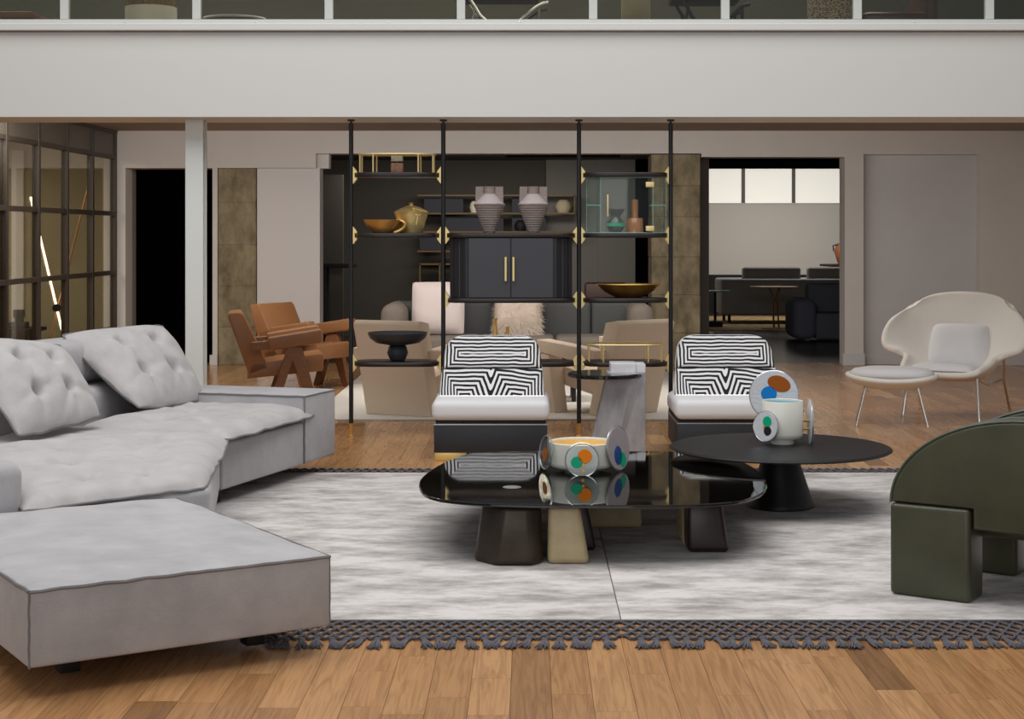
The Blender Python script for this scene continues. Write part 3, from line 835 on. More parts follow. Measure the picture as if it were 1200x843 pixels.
back_cushion('tufted grey back cushion slouching against the sofa arm end', (-2.275, 9.46, 0.47), (-2.02, 10.17, 0.46), (-2.31, 10.27, 0.93), (-2.80, 9.62, 0.91), 1)
back_cushion('tufted grey back cushion resting beside the sofa bolster', (-2.59, 8.20, 0.47), (-2.32, 8.84, 0.50), (-2.60, 9.02, 0.89), (-2.95, 8.42, 0.97), 6)

# ================================================================== SMOKED GLASS COFFEE TABLE
ZG = 0.29
outl = [(491, 566), (493, 575), (501, 581), (518, 585.5), (545, 588.5), (580, 590.5), (640, 592), (720, 592.5), (790, 592), (840, 590), (872, 586), (890, 580), (898, 573), (899, 566), (895, 558), (886, 550), (874, 543), (860, 537), (835, 531.5), (800, 529.5), (740, 529), (660, 528.8), (600, 529), (565, 530.5), (545, 533), (525, 540), (508, 549), (496, 558)]
pts = [U(px, py, ZG) for px, py in outl]
def smooth_closed(ps, sub=4):
    out = []; n = len(ps)
    for i in range(n):
        p0, p1, p2, p3 = ps[i - 1], ps[i], ps[(i + 1) % n], ps[(i + 2) % n]
        for k in range(sub):
            t = k / sub
            out.append(0.5 * ((2 * p1) + (-p0 + p2) * t + (2 * p0 - 5 * p1 + 4 * p2 - p3) * t * t + (-p0 + 3 * p1 - 3 * p2 + p3) * t ** 3))
    return out
pts = smooth_closed(pts)
c = Vector((0.15, 8.0, 0))
gt = thing('coffee_table', 'low coffee table with dark smoked glass top on bronze and sand blocks', 'coffee table', c)
b = B(); prism(b, [(p.x - c.x, p.y - c.y) for p in pts], ZG - 0.016, ZG, 0.005, 2, bev_vert=False); top = obj('glass_top', b, 'smoked_glass', gt, ang=20)
for px, py in ((600, 571), (818, 558.5), (671, 548)):
    q = U(px, py, ZG); b = B(); lathe(b, [(0, 0.0012), (0.042, 0.0012), (0.045, 0)], 28, Matrix.Translation((q.x - c.x, q.y - c.y, ZG))); obj('leg_plate', b, 'steel_disc', top)
def block_leg(px0, px1, pyb, depth, tl, tr, m, bev, chamf=0.0, nm='leg'):
    D0 = F * (EYE - 0.014) / (pyb - HY); x0, x1 = X_(px0, D0), X_(px1, D0)
    ch = chamf
    def pl(x0, x1, d0, d1, ch):
        return [(x0 + ch, d0), (x1 - ch * .5, d0), (x1, d0 + ch * .6), (x1, d1), (x0, d1), (x0, d0 + ch * 1.2)] if ch else [(x0, d0), (x1, d0), (x1, d1), (x0, d1)]
    bot = [(x - c.x, y - c.y) for x, y in pl(x0, x1, D0, D0 + depth, ch)]
    tp = [(x - c.x, y - c.y) for x, y in pl(x0 + tl, x1 - tr, D0 + 0.03, D0 + depth - 0.02, ch)]
    b = B(); taper(b, bot, tp, 0.014, ZG - 0.016, bev, 4); obj(nm, b, m, gt, ang=60)
block_leg(554, 637, 664, 0.42, 0.04, 0.012, 'leg_bronze', 0.022, 0.10)
block_leg(641.5, 691.5, 662, 0.30, 0.004, 0.045, 'leg_sand', 0.028)
block_leg(670, 699, 646, 0.22, 0.0, 0.05, 'leg_dark', 0.02)
block_leg(684, 753, 619.5, 0.30, 0.01, 0.02, 'leg_sand', 0.025)
block_leg(806, 855.5, 648.5, 0.34, 0.0, 0.035, 'leg_dark', 0.025)
block_leg(800, 830, 640, 0.34, 0.0, 0.02, 'leg_sand', 0.02)

# ================================================================== ROUND BLACK TABLE
RC = Vector((1.372, 8.86, 0))
rt = thing('round_table', 'matte black round low table on a cone pedestal', 'coffee table', RC)
b = B(); lathe(b, [(0, 0.345), (0.588, 0.345), (0.598, 0.340), (0.602, 0.334), (0.590, 0.326), (0.40, 0.318), (0, 0.318)], 96); obj('table_top', b, 'black_table', rt, ang=20)
b = B(); lathe(b, [(0.0, 0.014), (0.178, 0.014), (0.186, 0.020), (0.186, 0.030), (0.178, 0.045), (0.092, 0.30), (0.09, 0.319), (0, 0.319)], 64); obj('pedestal', b, 'black_table', rt, ang=50)

# ================================================================== CERAMIC VESSELS WITH GLASS DISCS
def disc(parent, off, centre, r, nrm, m, th=0.010, spots=(), nm='glass_disc', sq=1.0):
    """round disc with its face along nrm, plus its coloured spots as sub-parts"""
    n = Vector(nrm).normalized(); q = n.to_track_quat('Z', 'Y').to_matrix().to_4x4()
    M = Matrix.Translation(Vector(centre) - Vector(off)) @ q
    b = B(); lathe(b, [(0, -th / 2), (r - 0.004, -th / 2), (r, 0), (r - 0.004, th / 2), (0, th / 2)], 44, M, (1, sq)); d = obj(nm, b, m, parent, ang=50)
    b = B(); tube(b, [M @ Vector((r * math.cos(a), r * sq * math.sin(a), 0)) for a in [2 * PI * k / 44 for k in range(44)]], 0.004, 6, True); obj('rim', b, 'silver', d)
    for (sx, sy, sr, sm, sw) in spots:
        b = B(); MM = M @ Matrix.Translation((sx, sy, th / 2 + 0.0005)) @ Matrix.Rotation(sw[1], 4, 'Z')
        lathe(b, [(0, 0.0015), (sr - 0.0015, 0.0015), (sr, 0.0)], 28, MM, (sw[0], 1)); obj('spot', b, sm, d, ang=20)
    return d
# tall cup on the round table
vc = U(917, 520, 0.345); vc.z = 0.345
cup = thing('ceramic_vessel', 'tall white footed ceramic cup with coloured glass discs on round black table', 'vessel', vc)
b = B(); lathe(b, [(0, 0.0), (0.062, 0.0), (0.064, 0.004), (0.060, 0.032), (0.100, 0.034), (0.110, 0.046), (0.112, 0.06), (0.112, 0.235), (0.110, 0.238), (0.106, 0.235), (0.105, 0.07), (0.0, 0.06)], 56); body = obj('cup', b, 'glaze_white', cup, ang=45)
b = B(); lathe(b, [(0, 0.075), (0.1035, 0.075), (0.1042, 0.225)], 56); obj('inner_glaze', b, 'glaze_blue', body)
to_cam = Vector((-vc.x, -vc.y, 0)).normalized()
disc(cup, vc, vc + Vector((-0.028, 0.125, 0.255)), 0.136, to_cam + Vector((0, 0, .05)), 'frost_glass', 0.012,
     [(0.028, 0.064, 0.044, 'spot_brown', (1.5, -0.35)), (-0.028, 0.008, 0.042, 'spot_blue', (1.05, 0))])
disc(cup, vc, vc + Vector((-0.105, -0.085, 0.105)), 0.083, (-0.75, -0.72, 0.1), 'frost_glass', 0.010,
     [(0.012, 0.026, 0.030, 'spot_green', (1.0, 0)), (0.018, -0.024, 0.026, 'spot_black', (1.0, 0)), (-0.006, -0.004, 0.008, 'spot_orange', (1, 0))])
disc(cup, vc, vc + Vector((0.148, -0.035, 0.124)), 0.125, (0.965, -0.06, 0), 'frost_glass', 0.012,
     [(-0.02, 0.035, 0.042, 'spot_brown', (1.1, 0)), (0.0, -0.022, 0.026, 'spot_black', (1.0, 0))])
b = B(); tube(b, [(0.10, -0.02, 0.13), (0.16, -0.03, 0.13)], 0.008, 8); tube(b, [(0.10, -0.02, 0.085), (0.16, -0.03, 0.085)], 0.008, 8); obj('disc_mount', b, 'brass', cup)
# shallow bowl on the glass table
bc = U(682, 551, ZG); bc.z = ZG
bowl = thing('ceramic_vessel', 'shallow white ceramic bowl with yellow inside and glass discs on smoked glass table', 'vessel', bc)
b = B(); lathe(b, [(0, 0.0), (0.085, 0.0), (0.088, 0.004), (0.086, 0.016), (0.150, 0.018), (0.166, 0.028), (0.171, 0.045), (0.171, 0.146), (0.167, 0.149), (0.162, 0.146), (0.160, 0.05), (0, 0.045)], 64); body = obj('bowl', b, 'glaze_white', bowl, ang=45)
b = B(); lathe(b, [(0, 0.08), (0.155, 0.08), (0.1605, 0.135)], 64); obj('inner_glaze', b, 'glaze_yellow', body)
disc(bowl, bc, bc + Vector((-0.006, -0.192, 0.078)), 0.084, (0.0, -1.0, 0.12), 'clear_glass', 0.010,
     [(0.014, 0.018, 0.036, 'spot_orange', (1.0, 0)), (-0.026, -0.012, 0.030, 'spot_green', (1.0, 0)), (0.006, -0.028, 0.008, 'spot_amber', (1.0, 0)), (0.004, -0.058, 0.008, 'spot_amber', (1.0, 0))])
disc(bowl, bc, bc + Vector((0.182, -0.045, 0.118)), 0.112, (0.84, -0.54, 0.10), 'plum_glass', 0.012,
     [(-0.014, -0.035, 0.048, 'spot_deep_blue', (0.8, 0)), (0.028, -0.06, 0.04, 'spot_green', (0.8, 0.4))])
disc(bowl, bc, bc + Vector((-0.186, -0.04, 0.096)), 0.085, (-0.93, -0.36, 0.10), 'clear_glass', 0.012, [(0.004, -0.01, 0.034, 'spot_brown', (0.9, 0))])

# ================================================================== GREEN ARMCHAIR
G0 = U(1043, 700, 0.0); G1 = U(1135, 712, 0.0)
bdir = Vector((G1.x - G0.x, G1.y - G0.y, 0)).normalized()
ga = thing('green_armchair', 'dark green leather armchair with rounded arms and block legs', 'armchair', (G0.x, G0.y, 0.0), math.atan2(bdir.y, bdir.x))
# local: x = backwards along the arm, y = across to the far arm, z up
def arm_profile():
    pr = []
    for k in range(0, 19):
        a = PI - (PI / 2) * k / 18
        pr.append((0.56 + 0.56 * math.cos(a), 0.393 + 0.367 * math.sin(a)))
    pr += [(0.75, 0.785), (0.9, 0.795), (1.0, 0.79), (1.0, 0.31), (0.345, 0.31), (0.345, 0.393)]
    return pr
MXZ = Matrix(((1, 0, 0, 0), (0, 0, 1, 0), (0, 1, 0, 0), (0, 0, 0, 1)))
for y0 in (0.0, 0.62):
    b = B(); prism(b, arm_profile(), y0, y0 + 0.17, 0.020, 4, M=MXZ, bev_vert=False); am = obj('arm', b, 'green_leather', ga, ang=24)
    b = B(); tube(b, [(x, y0 + 0.006, z) for x, z in arm_profile()[:22]], 0.005, 6); tube(b, [(x, y0 + 0.164, z) for x, z in arm_profile()[:22]], 0.005, 6); obj('piping', b, 'green_piping', am)
    b = B(); box2(b, (0.0, y0 - 0.008, 0.015), (0.338, y0 + 0.166, 0.392), 0.020, 4); obj('leg', b, 'green_leather', ga)
b = B(); box2(b, (0.06, 0.171, 0.25), (0.86, 0.619, 0.44), 0.05, 4); obj('seat', b, 'green_leather', ga)
b = B(); prism(b, [(0.80, 0.30), (1.02, 0.30), (1.10, 0.80), (0.92, 0.82)], 0.171, 0.619, 0.03, 3, M=MXZ); obj('backrest', b, 'green_leather', ga)
b = B(); box2(b, (0.86, 0.20, 0.015), (0.99, 0.59, 0.31), 0.02, 3); obj('leg', b, 'green_leather', ga)

# ================================================================== STRIPED SLIPPER CHAIRS
def slipper_chair(loc, label, rz=0.0):
    t = thing('slipper_chair', label, 'chair', loc, rz, 'striped slipper chairs facing the rug')
    b = B(); box2(b, (-0.37, 0.0, 0.0), (-0.16, 0.55, 0.058), 0.003); obj('foot', b, 'brass_foot', t)
    b = B(); box2(b, (0.16, 0.0, 0.0), (0.37, 0.55, 0.058), 0.003); obj('foot', b, 'brass_foot', t)
    b = B(); box2(b, (-0.375, -0.005, 0.058), (0.375, 0.72, 0.240), 0.003); obj('plinth', b, 'plinth_black', t)
    b = B(); box2(b, (-0.377, -0.007, 0.240), (0.377, 0.722, 0.248)); obj('trim_strip', b, 'silver', t)
    b = B(); box2(b, (-0.365, 0.005, 0.248), (0.365, 0.71, 0.270)); obj('shadow_gap', b, 'black_matte', t)
    b = B(); box2(b, (-0.39, -0.03, 0.270), (0.39, 0.66, 0.402), 0.045, 5); seat = obj('seat', b, 'chair_white', t)
    b = B(); tube(b, [(-0.36, 0.305, 0.402), (0.36, 0.305, 0.402)], 0.004, 6); obj('piping', b, 'silver', seat)
    # backrest, lower and upper cushions with the printed front
    def back_piece(nm, z0, z1, w0, w1, y0, y1, m, zc):
        b = B(); uvl = b.loops.layers.uv.new('UVMap')
        n, k = 32, 14; th = 0.13; fr = []; bk = []
        for j in range(k + 1):
            v = j / k; ra, rb = [], []
            for i in range(n + 1):
                u = 2 * i / n - 1
                hw = w0 + (w1 - w0) * v
                if nm == 'upper_back':                      # rounded top corners
                    top_drop = 0.0
                    cut = max(0.0, (v - 0.45) / 0.55)
                    hw *= 1 - 0.10 * cut ** 3
                z = z0 + (z1 - z0) * v
                e = min((1 - abs(u)) * hw, (v if v < .5 else 1 - v) * (z1 - z0))
                bul = 0.030 * (1 - (1 - min(e / 0.04, 1)) ** 2) ** .5
                y = y0 + (y1 - y0) * v - bul
                zz = z - (0.03 * abs(u) ** 8 * v if nm == 'upper_back' else 0)
                ra.append(b.verts.new((u * hw, y, zz))); rb.append(b.verts.new((u * hw * 0.99, y0 + (y1 - y0) * v + th * (0.9 - 0.4 * v), zz)))
            fr.append(ra); bk.append(rb)
        faces = []
        for j in range(k):
            for i in range(n):
                faces.append(b.faces.new((fr[j][i], fr[j][i + 1], fr[j + 1][i + 1], fr[j + 1][i])))
                b.faces.new((bk[j][i], bk[j + 1][i], bk[j + 1][i + 1], bk[j][i + 1]))
        for j in range(k):
            b.faces.new((fr[j][0], fr[j + 1][0], bk[j + 1][0], bk[j][0])); b.faces.new((fr[j][n], bk[j][n], bk[j + 1][n], fr[j + 1][n]))
        for i in range(n):
            b.faces.new((fr[0][i], bk[0][i], bk[0][i + 1], fr[0][i + 1])); b.faces.new((fr[k][i], fr[k][i + 1], bk[k][i + 1], bk[k][i]))
        for f in faces:
            for lp in f.loops: lp[uvl].uv = (lp.vert.co.x, lp.vert.co.z - zc)
            f.material_index = 1
        o = obj(nm, b, 'chair_white', t, ang=60); o.data.materials.append(MATS[m])
    back_piece('lower_back', 0.375, 0.575, 0.365, 0.345, 0.34, 0.46, 'stripe_lower', 0.375)
    back_piece('upper_back', 0.577, 0.795, 0.345, 0.322, 0.46, 0.58, 'stripe_upper', 0.675)
    return t
slipper_chair((X_(575, 10.72), 10.72, 0), 'black and white striped slipper chair beside the marble side table')
slipper_chair((X_(860, 10.78), 10.78, 0), 'black and white striped slipper chair behind the round black table')

# ================================================================== MARBLE SIDE TABLE
mc = Vector((X_(727, 11.0), 11.0, 0))
mt = thing('side_table', 'sculptural grey marble side table with a glossy black disc top', 'side table', mc)
DM = 10.95
def mpt(px, py, dd_=0.0): p = P(px, py, DM); return Vector((p.x - mc.x, DM + dd_ - mc.y, p.z))
b = B()
zt = Z_(438, DM)
bot = [(X_(689, DM) - mc.x, 0.02), (X_(722, DM) - mc.x, -0.06), (X_(757.5, DM) - mc.x, 0.02), (X_(757.5, DM) - mc.x, 0.30), (X_(692, DM) - mc.x, 0.30)]
tp = [(X_(713, DM) - mc.x, 0.02), (X_(740, DM) - mc.x, -0.06), (X_(757.5, DM) - mc.x, 0.02), (X_(757.5, DM) - mc.x, 0.24), (X_(713, DM) - mc.x, 0.24)]
taper(b, bot, tp, 0.0, zt, 0.004, 1); obj('body', b, 'marble', mt, False)
zc_ = Z_(440, DM)
b = B(); lathe(b, [(0, 0.0), (0.250, 0.0), (0.258, 0.006), (0.258, 0.020), (0.250, 0.027), (0, 0.027)], 64, Matrix.Translation((X_(710, DM) - mc.x, 0.08, zc_ - 0.020))); obj('disc_top', b, 'black_gloss', mt, ang=20)
b = B(); box2(b, (X_(716.5, DM) - mc.x, 0.06, zc_ + 0.007), (X_(747, DM) - mc.x, 0.26, Z_(427.5, DM)), 0.004, 1); box2(b, (X_(747, DM) - mc.x, 0.03, zt), (X_(757.5, DM) - mc.x, 0.24, Z_(428, DM)), 0.003, 1); obj('cap_block', b, 'marble_white', mt, False)

# ================================================================== POLE SHELVING
DS = 12.03
PX = [X_(p, DS) for p in (411.5, 519.5, 678.5, 786.0)]
sh = thing('pole_shelving', 'floor to beam shelving on black poles with brass brackets', 'shelving', ((PX[0] + PX[3]) / 2, DS, 0))
SX = sh.location.x
ZS = {1: Z_(205.5, DS), 2: Z_(276, DS), 3: Z_(351.5, DS), 4: Z_(425.5, DS)}
for px in PX:
    x = px - SX
    b = B(); tube(b, [(x, 0, 0.10), (x, 0, 2.325)], 0.0165, 16); pole = obj('pole', b, 'pole_black', sh)
    b = B(); lathe(b, [(0, 0), (0.016, 0), (0.017, 0.006), (0.007, 0.012), (0.007, 0.022), (0.013, 0.03), (0.015, 0.10), (0, 0.10)], 16, Matrix.Translation((x, 0, 0))); obj('pole_foot', b, 'brass', pole)
    b = B(); lathe(b, [(0, 2.30), (0.009, 2.30), (0.009, 2.338), (0.028, 2.342), (0.028, 2.353), (0, 2.353)], 16, Matrix.Translation((x, 0, 0))); obj('pole_cap', b, 'walnut_black', pole)
HD = 0.17
def shelf_poly(x0, x1, ch=0.11, rounding=False):
    if rounding:
        pts = []
        n = 14
        cx_ = (x0 + x1) / 2; hw = (x1 - x0) / 2
        for k in range(4 * n):
            a = 2 * PI * k / (4 * n)
            ca, sa = math.cos(a), math.sin(a)
            pts.append((cx_ + hw * math.copysign(abs(ca) ** 0.55, ca), HD * math.copysign(abs(sa) ** 0.75, sa)))
        return pts
    return [(x0, -HD + 0.075), (x0 + ch * 0.45, -HD + 0.02), (x0 + ch, -HD), (x1 - ch, -HD), (x1 - ch * 0.45, -HD + 0.02), (x1, -HD + 0.075), (x1, HD - 0.075), (x1 - ch, HD), (x0 + ch, HD), (x0, HD - 0.075)]
def shelf(bay, lev, m='walnut_black', th=0.034, rounding=False):
    x0, x1 = PX[bay] - SX + 0.038, PX[bay + 1] - SX - 0.038
    z = ZS[lev]
    b = B(); prism(b, shelf_poly(x0, x1, rounding=rounding), z - th / 2, z + th / 2, 0.007, 2, bev_vert=False); s_ = obj('shelf', b, m, sh, ang=50)
    for sx, sg in ((PX[bay] - SX + 0.0165, 1), (PX[bay + 1] - SX - 0.0165, -1)):
        b = B()
        poly = [(0, 0.065), (0.028, 0.028), (0.028, 0.017), (0.012, 0.017), (0.012, -0.017), (0.028, -0.017), (0.028, -0.028), (0, -0.065)]
        M = Matrix.Translation((sx, 0, z)) @ Matrix(((sg, 0, 0, 0), (0, 0, 1, 0), (0, 1, 0, 0), (0, 0, 0, 1)))
        prism(b, poly, -0.03, 0.03, 0, M=M); obj('bracket', b, 'brass_pale', s_, False)
    return s_, z + th / 2, x0, x1
def rail(s_, zt, x0, x1, h):
    n = 60; cx_ = (x0 + x1) / 2; hw = (x1 - x0) / 2 - 0.02
    pts = []
    for k in range(n):
        a = 2 * PI * k / n; ca, sa = math.cos(a), math.sin(a)
        pts.append((cx_ + hw * math.copysign(abs(ca) ** 0.6, ca), (HD - 0.02) * math.copysign(abs(sa) ** 0.75, sa), zt + h))
    b = B(); tube(b, pts, 0.006, 6, True); rl = obj('gallery_rail', b, 'brass_pale', s_)
    for k in (4, 11, 19, 26, 34, 41, 49, 56):
        p = pts[k]; b = B(); tube(b, [(p[0], p[1], zt), (p[0], p[1], zt + h)], 0.006, 8); obj('rail_post', b, 'brass_pale', rl)
a = shelf(0, 1, rounding=True); rail(a[0], a[1], a[2], a[3], 0.135)
LEFT_TOP = a[1]
LEFT_MID = shelf(0, 2, rounding=True)[1]
LEFT_LOW = shelf(0, 4)[1]
MID_TOP = shelf(1, 2)[1]
MID_LOW = shelf(1, 3)
shelf(1, 4)
shelf(2, 1); VIT_Z = shelf(2, 2)[1]; RIGHT_DISH = shelf(2, 3)[1]
a = shelf(2, 4); rail(a[0], a[1], a[2], a[3], 0.125)
# tambour cabinet in the middle bay
cz0, cz1 = ZS[3] + 0.017, ZS[2] - 0.017
cabx0, cabx1 = X_(528, DS) - SX, X_(670, DS) - SX
cp = [(cabx0, -0.06), (cabx0 + 0.115, -0.155), (cabx1 - 0.115, -0.155), (cabx1, -0.06), (cabx1, 0.14), (cabx0, 0.14)]
b = B(); prism(b, cp, cz0, cz1, 0.004, 1); cab = obj('cabinet', b, 'cabinet_side', sh, False)
cabm = (cabx0 + cabx1) / 2
for sg in (-1, 1):
    b = B(); xa, xb = sorted((cabm + sg * 0.002, cabm + sg * 0.31)); box2(b, (xa, -0.166, cz0 + 0.004), (xb, -0.155, cz1 - 0.004), 0.003, 1); d = obj('door', b, 'cabinet_black', cab, False)
    b = B(); hx = X_(597.5 + sg * 4.5, DS) - SX; box2(b, (hx - 0.008, -0.192, Z_(329, DS)), (hx + 0.008, -0.180, Z_(301, DS)), 0.003, 1)
    box2(b, (hx - 0.006, -0.181, Z_(327, DS)), (hx + 0.006, -0.165, Z_(325.5, DS))); box2(b, (hx - 0.006, -0.181, Z_(304, DS)), (hx + 0.006, -0.165, Z_(302.5, DS))); obj('handle', b, 'brass_pale', cab, False)
    # slatted tambour on the chamfered side
    for k in range(4):
        b = B(); t0 = k / 4 + 0.02; t1 = (k + 1) / 4 - 0.02
        pa = Vector((cabm + sg * 0.315, -0.1565)); pb = Vector((cabx0 if sg < 0 else cabx1, -0.0615))
        q0 = pa.lerp(pb, t0); q1 = pa.lerp(pb, t1); nn = Vector((sg * 0.6, -0.8)) * 0.006
        vv = [(q0.x, q0.y), (q1.x, q1.y), (q1.x + nn.x, q1.y + nn.y), (q0.x + nn.x, q0.y + nn.y)]
        prism(b, vv, cz0 + 0.004, cz1 - 0.004); obj('tambour_slat', b, 'cabinet_black' if k < 2 else 'cabinet_side', cab, False)
# glass display case in the right bay
vz0, vz1 = ZS[2] + 0.017, ZS[1] - 0.017
vx0, vx1 = X_(687, DS) - SX, X_(779.5, DS) - SX
vp = [(vx0, -0.05), (vx0 + 0.02, -0.09), (vx0 + 0.10, -0.135), (vx1 - 0.10, -0.135), (vx1 - 0.02, -0.09), (vx1, -0.05), (vx1, 0.13), (vx0, 0.13)]
vit = None
for i in range(len(vp)):
    pa, pb = Vector(vp[i]), Vector(vp[(i + 1) % len(vp)])
    b = B(); t = (pb - pa).normalized(); nn = Vector((t.y, -t.x)) * 0.004
    prism(b, [(pa.x, pa.y), (pb.x, pb.y), (pb.x - nn.x, pb.y - nn.y), (pa.x - nn.x, pa.y - nn.y)], vz0, vz1)
    if vit is None:
        vit = obj('display_case', b, 'vitrine_glass', sh, False)
    else: obj('glass_pane', b, 'vitrine_glass', vit, False)
for i in (0, 2, 3, 5):
    b = B(); tube(b, [(vp[i][0], vp[i][1], vz0), (vp[i][0], vp[i][1], vz1)], 0.0022, 6); obj('glass_edge', b, 'glass_edge', vit)
for ze, re_ in ((vz0 + 0.003, 0.003), (vz1 - 0.003, 0.002)):
    b = B(); tube(b, [(p[0], p[1], ze) for p in vp[:6]], re_, 6); obj('glass_edge', b, 'glass_edge', vit)
for xa, xb in ((vx0 + 0.004, vx0 + 0.11), (vx1 - 0.11, vx1 - 0.004)):
    b = B(); box2(b, (xa, -0.05, Z_(241.5, DS)), (xb, 0.12, Z_(240, DS))); obj('glass_ledge', b, 'glass_edge', vit, False)
b = B(); hx = X_(711, DS) - SX; box2(b, (hx - 0.005, -0.165, Z_(254, DS)), (hx + 0.005, -0.150, Z_(228.5, DS)), 0.002); obj('handle', b, 'brass_pale', vit)
for py in (217, 268):
    b = B(); hx = X_(760, DS) - SX; box2(b, (hx - 0.03, -0.150, Z_(py + 3, DS)), (hx + 0.03, -0.132, Z_(py - 3, DS)), 0.002); obj('hinge', b, 'brass_pale', vit)

# ---- things on the shelves
def on(px, z, dy=0.0): return Vector((X_(px, DS + dy), DS + dy, z))
t = thing('stone_jar', 'small square brown stone jar behind the brass gallery rail', 'jar', on(465.5, LEFT_TOP))
b = B(); box2(b, (-0.045, -0.045, 0), (0.045, 0.045, 0.072), 0.006); obj('jar_body', b, 'jasper', t)
b = B(); lathe(b, [(0, 0.07), (0.03, 0.07), (0.03, 0.083), (0, 0.083)], 20); obj('neck', b, 'brown_dark', t)
b = B(); box2(b, (-0.043, -0.043, 0.083), (0.043, 0.043, 0.128), 0.006); obj('lid', b, 'jasper_light', t)
t = thing('gold_bowl', 'open gold bowl with a curled handle beside the lidded gold pot', 'bowl', on(448, LEFT_MID, -0.06))
b = B()
lathe(b, [(0, 0), (0.062, 0.0), (0.068, 0.004), (0.115, 0.05), (0.142, 0.098), (0.139, 0.099), (0.108, 0.054), (0.06, 0.014), (0, 0.012)], 44); obj('bowl', b, 'gold_bowl', t, ang=50)
b = B(); pts = [(0.11 + 0.06 * math.sin(k / 12 * PI * 1.1), -0.03, 0.095 - 0.075 * (1 - math.cos(k / 12 * PI * 0.9)) / 1.6) for k in range(13)]
tube(b, pts, 0.010, 8, r2=0.014); obj('handle', b, 'gold_bowl', t)
t = thing('gold_pot', 'gold lidded pot with a forked handle on the middle left shelf', 'pot', on(482, LEFT_MID, 0.055))
b = B(); lathe(b, [(0, 0), (0.080, 0), (0.086, 0.006), (0.106, 0.08), (0.124, 0.145), (0.124, 0.152), (0, 0.152)], 44); obj('pot_body', b, 'gold_pot', t, ang=45)
b = B(); lathe(b, [(0.130, 0.150), (0.132, 0.156), (0.08, 0.186), (0.03, 0.204), (0.018, 0.206), (0, 0.206)], 44); lid = obj('lid', b, 'gold_pot', t, ang=45)
b = B(); lathe(b, [(0.016, 0.203), (0.014, 0.214), (0.02, 0.220), (0.014, 0.228), (0, 0.229)], 20); obj('knob', b, 'gold_pot', lid)
b = B(); tube(b, [(0.115, -0.05, 0.160), (0.055, -0.11, 0.125), (0.045, -0.115, 0.06)], 0.006, 8); tube(b, [(0.02, -0.10, 0.185), (0.05, -0.115, 0.130)], 0.006, 8); tube(b, [(0.02, -0.10, 0.185), (0.115, -0.05, 0.160)], 0.005, 8); obj('forked_handle', b, 'gold_pot', t)
for px, lab in ((573.5, 'ribbed mauve clay vase with square shoulder wings beside the twin vase, nearer the gold pot'), (625, 'ribbed mauve clay vase with square shoulder wings beside the twin vase, nearer the glass case')):
    t = thing('clay_vase', lab, 'vase', on(px, MID_TOP), 0, 'pair of winged clay vases')
    prof = [(0, 0), (0.036, 0), (0.040, 0.004)]
    for k in range(12): r = 0.040 + (0.116 - 0.040) * (k + 1) / 12; z = 0.006 + 0.205 * (k + 1) / 12; prof += [(r + 0.0015, z - 0.004), (r - 0.0015, z)]
    prof += [(0.119, 0.213), (0.112, 0.219)]
    b = B(); lathe(b, prof + [(0, 0.219)], 40); obj('lower_body', b, 'clay_mauve', t, ang=25)
    b = B(); lathe(b, [(0.110, 0.219), (0.085, 0.247), (0.050, 0.285), (0.048, 0.289), (0, 0.289)], 40); obj('shoulder', b, 'clay_pale', t, ang=50)
    b = B(); lathe(b, [(0.042, 0.288), (0.040, 0.33), (0.044, 0.346), (0.036, 0.346), (0.034, 0.30), (0, 0.30)], 32); obj('neck', b, 'clay_mauve', t, ang=50)
    for sg in (-1, 1):
        b = B(); prism(b, [(sg * 0.104, 0.222), (sg * 0.102, 0.345), (sg * 0.042, 0.345), (sg * 0.044, 0.290)], -0.008, 0.008, 0.002, 1, M=MXZ); obj('wing', b, 'clay_mauve', t, False)
b = B(); lathe(b, [(0, 0), (0.035, 0), (0.048, 0.012), (0.066, 0.05), (0.064, 0.085), (0.038, 0.112), (0.034, 0.120), (0.046, 0.140), (0.068, 0.178), (0.064, 0.178), (0.030, 0.122), (0, 0.12)], 40)
t = thing('glass_vase', 'dark green glass vase with flared neck in the glass case', 'vase', on(721.5, VIT_Z))
obj('vase_body', b, 'vase_green', t, ang=60)
b = B(); lathe(b, [(0.0662, 0.05), (0.0675, 0.062), (0.0645, 0.075)], 40); obj('band', b, 'spot_green', t)
t = thing('amber_bottle', 'amber glass bottle with a tall stopper in the glass case', 'bottle', on(744, VIT_Z, 0.02))
b = B(); lathe(b, [(0, 0), (0.058, 0), (0.062, 0.004), (0.060, 0.105), (0.054, 0.112), (0.024, 0.114), (0, 0.114)], 36); obj('bottle_body', b, 'bottle_amber', t, ang=45)
b = B(); lathe(b, [(0, 0.112), (0.024, 0.112), (0.026, 0.24), (0.022, 0.250), (0, 0.250)], 28); obj('stopper', b, 'bottle_amber', t, ang=45)
t = thing('brass_dish', 'wide shallow dark brass dish on the right bay shelf', 'dish', on(736.5, RIGHT_DISH))
b = B(); lathe(b, [(0, 0), (0.09, 0), (0.10, 0.003), (0.18, 0.045), (0.243, 0.098), (0.239, 0.099), (0.17, 0.053), (0.09, 0.012), (0, 0.01)], 56, Matrix.Rotation(0.0, 4, 'Z'), (1, 0.62)); obj('dish', b, 'brass_worn', t, ang=60)
b = B(); pts = [(0.241 * math.cos(2 * PI * k / 56), 0.150 * math.sin(2 * PI * k / 56), 0.0985) for k in range(56)]; tube(b, pts, 0.003, 5, True); obj('rim', b, 'brass', t)
t = thing('footed_bowl', 'matte black bowl on a ball foot on the lowest left shelf', 'bowl', on(466, LEFT_LOW, -0.02))
b = B(); lathe(b, [(0, 0), (0.05, 0.0), (0.062, 0.02), (0.078, 0.06), (0.066, 0.105), (0.05, 0.118), (0, 0.118)], 36); obj('ball_foot', b, 'black_bowl', t, ang=60)
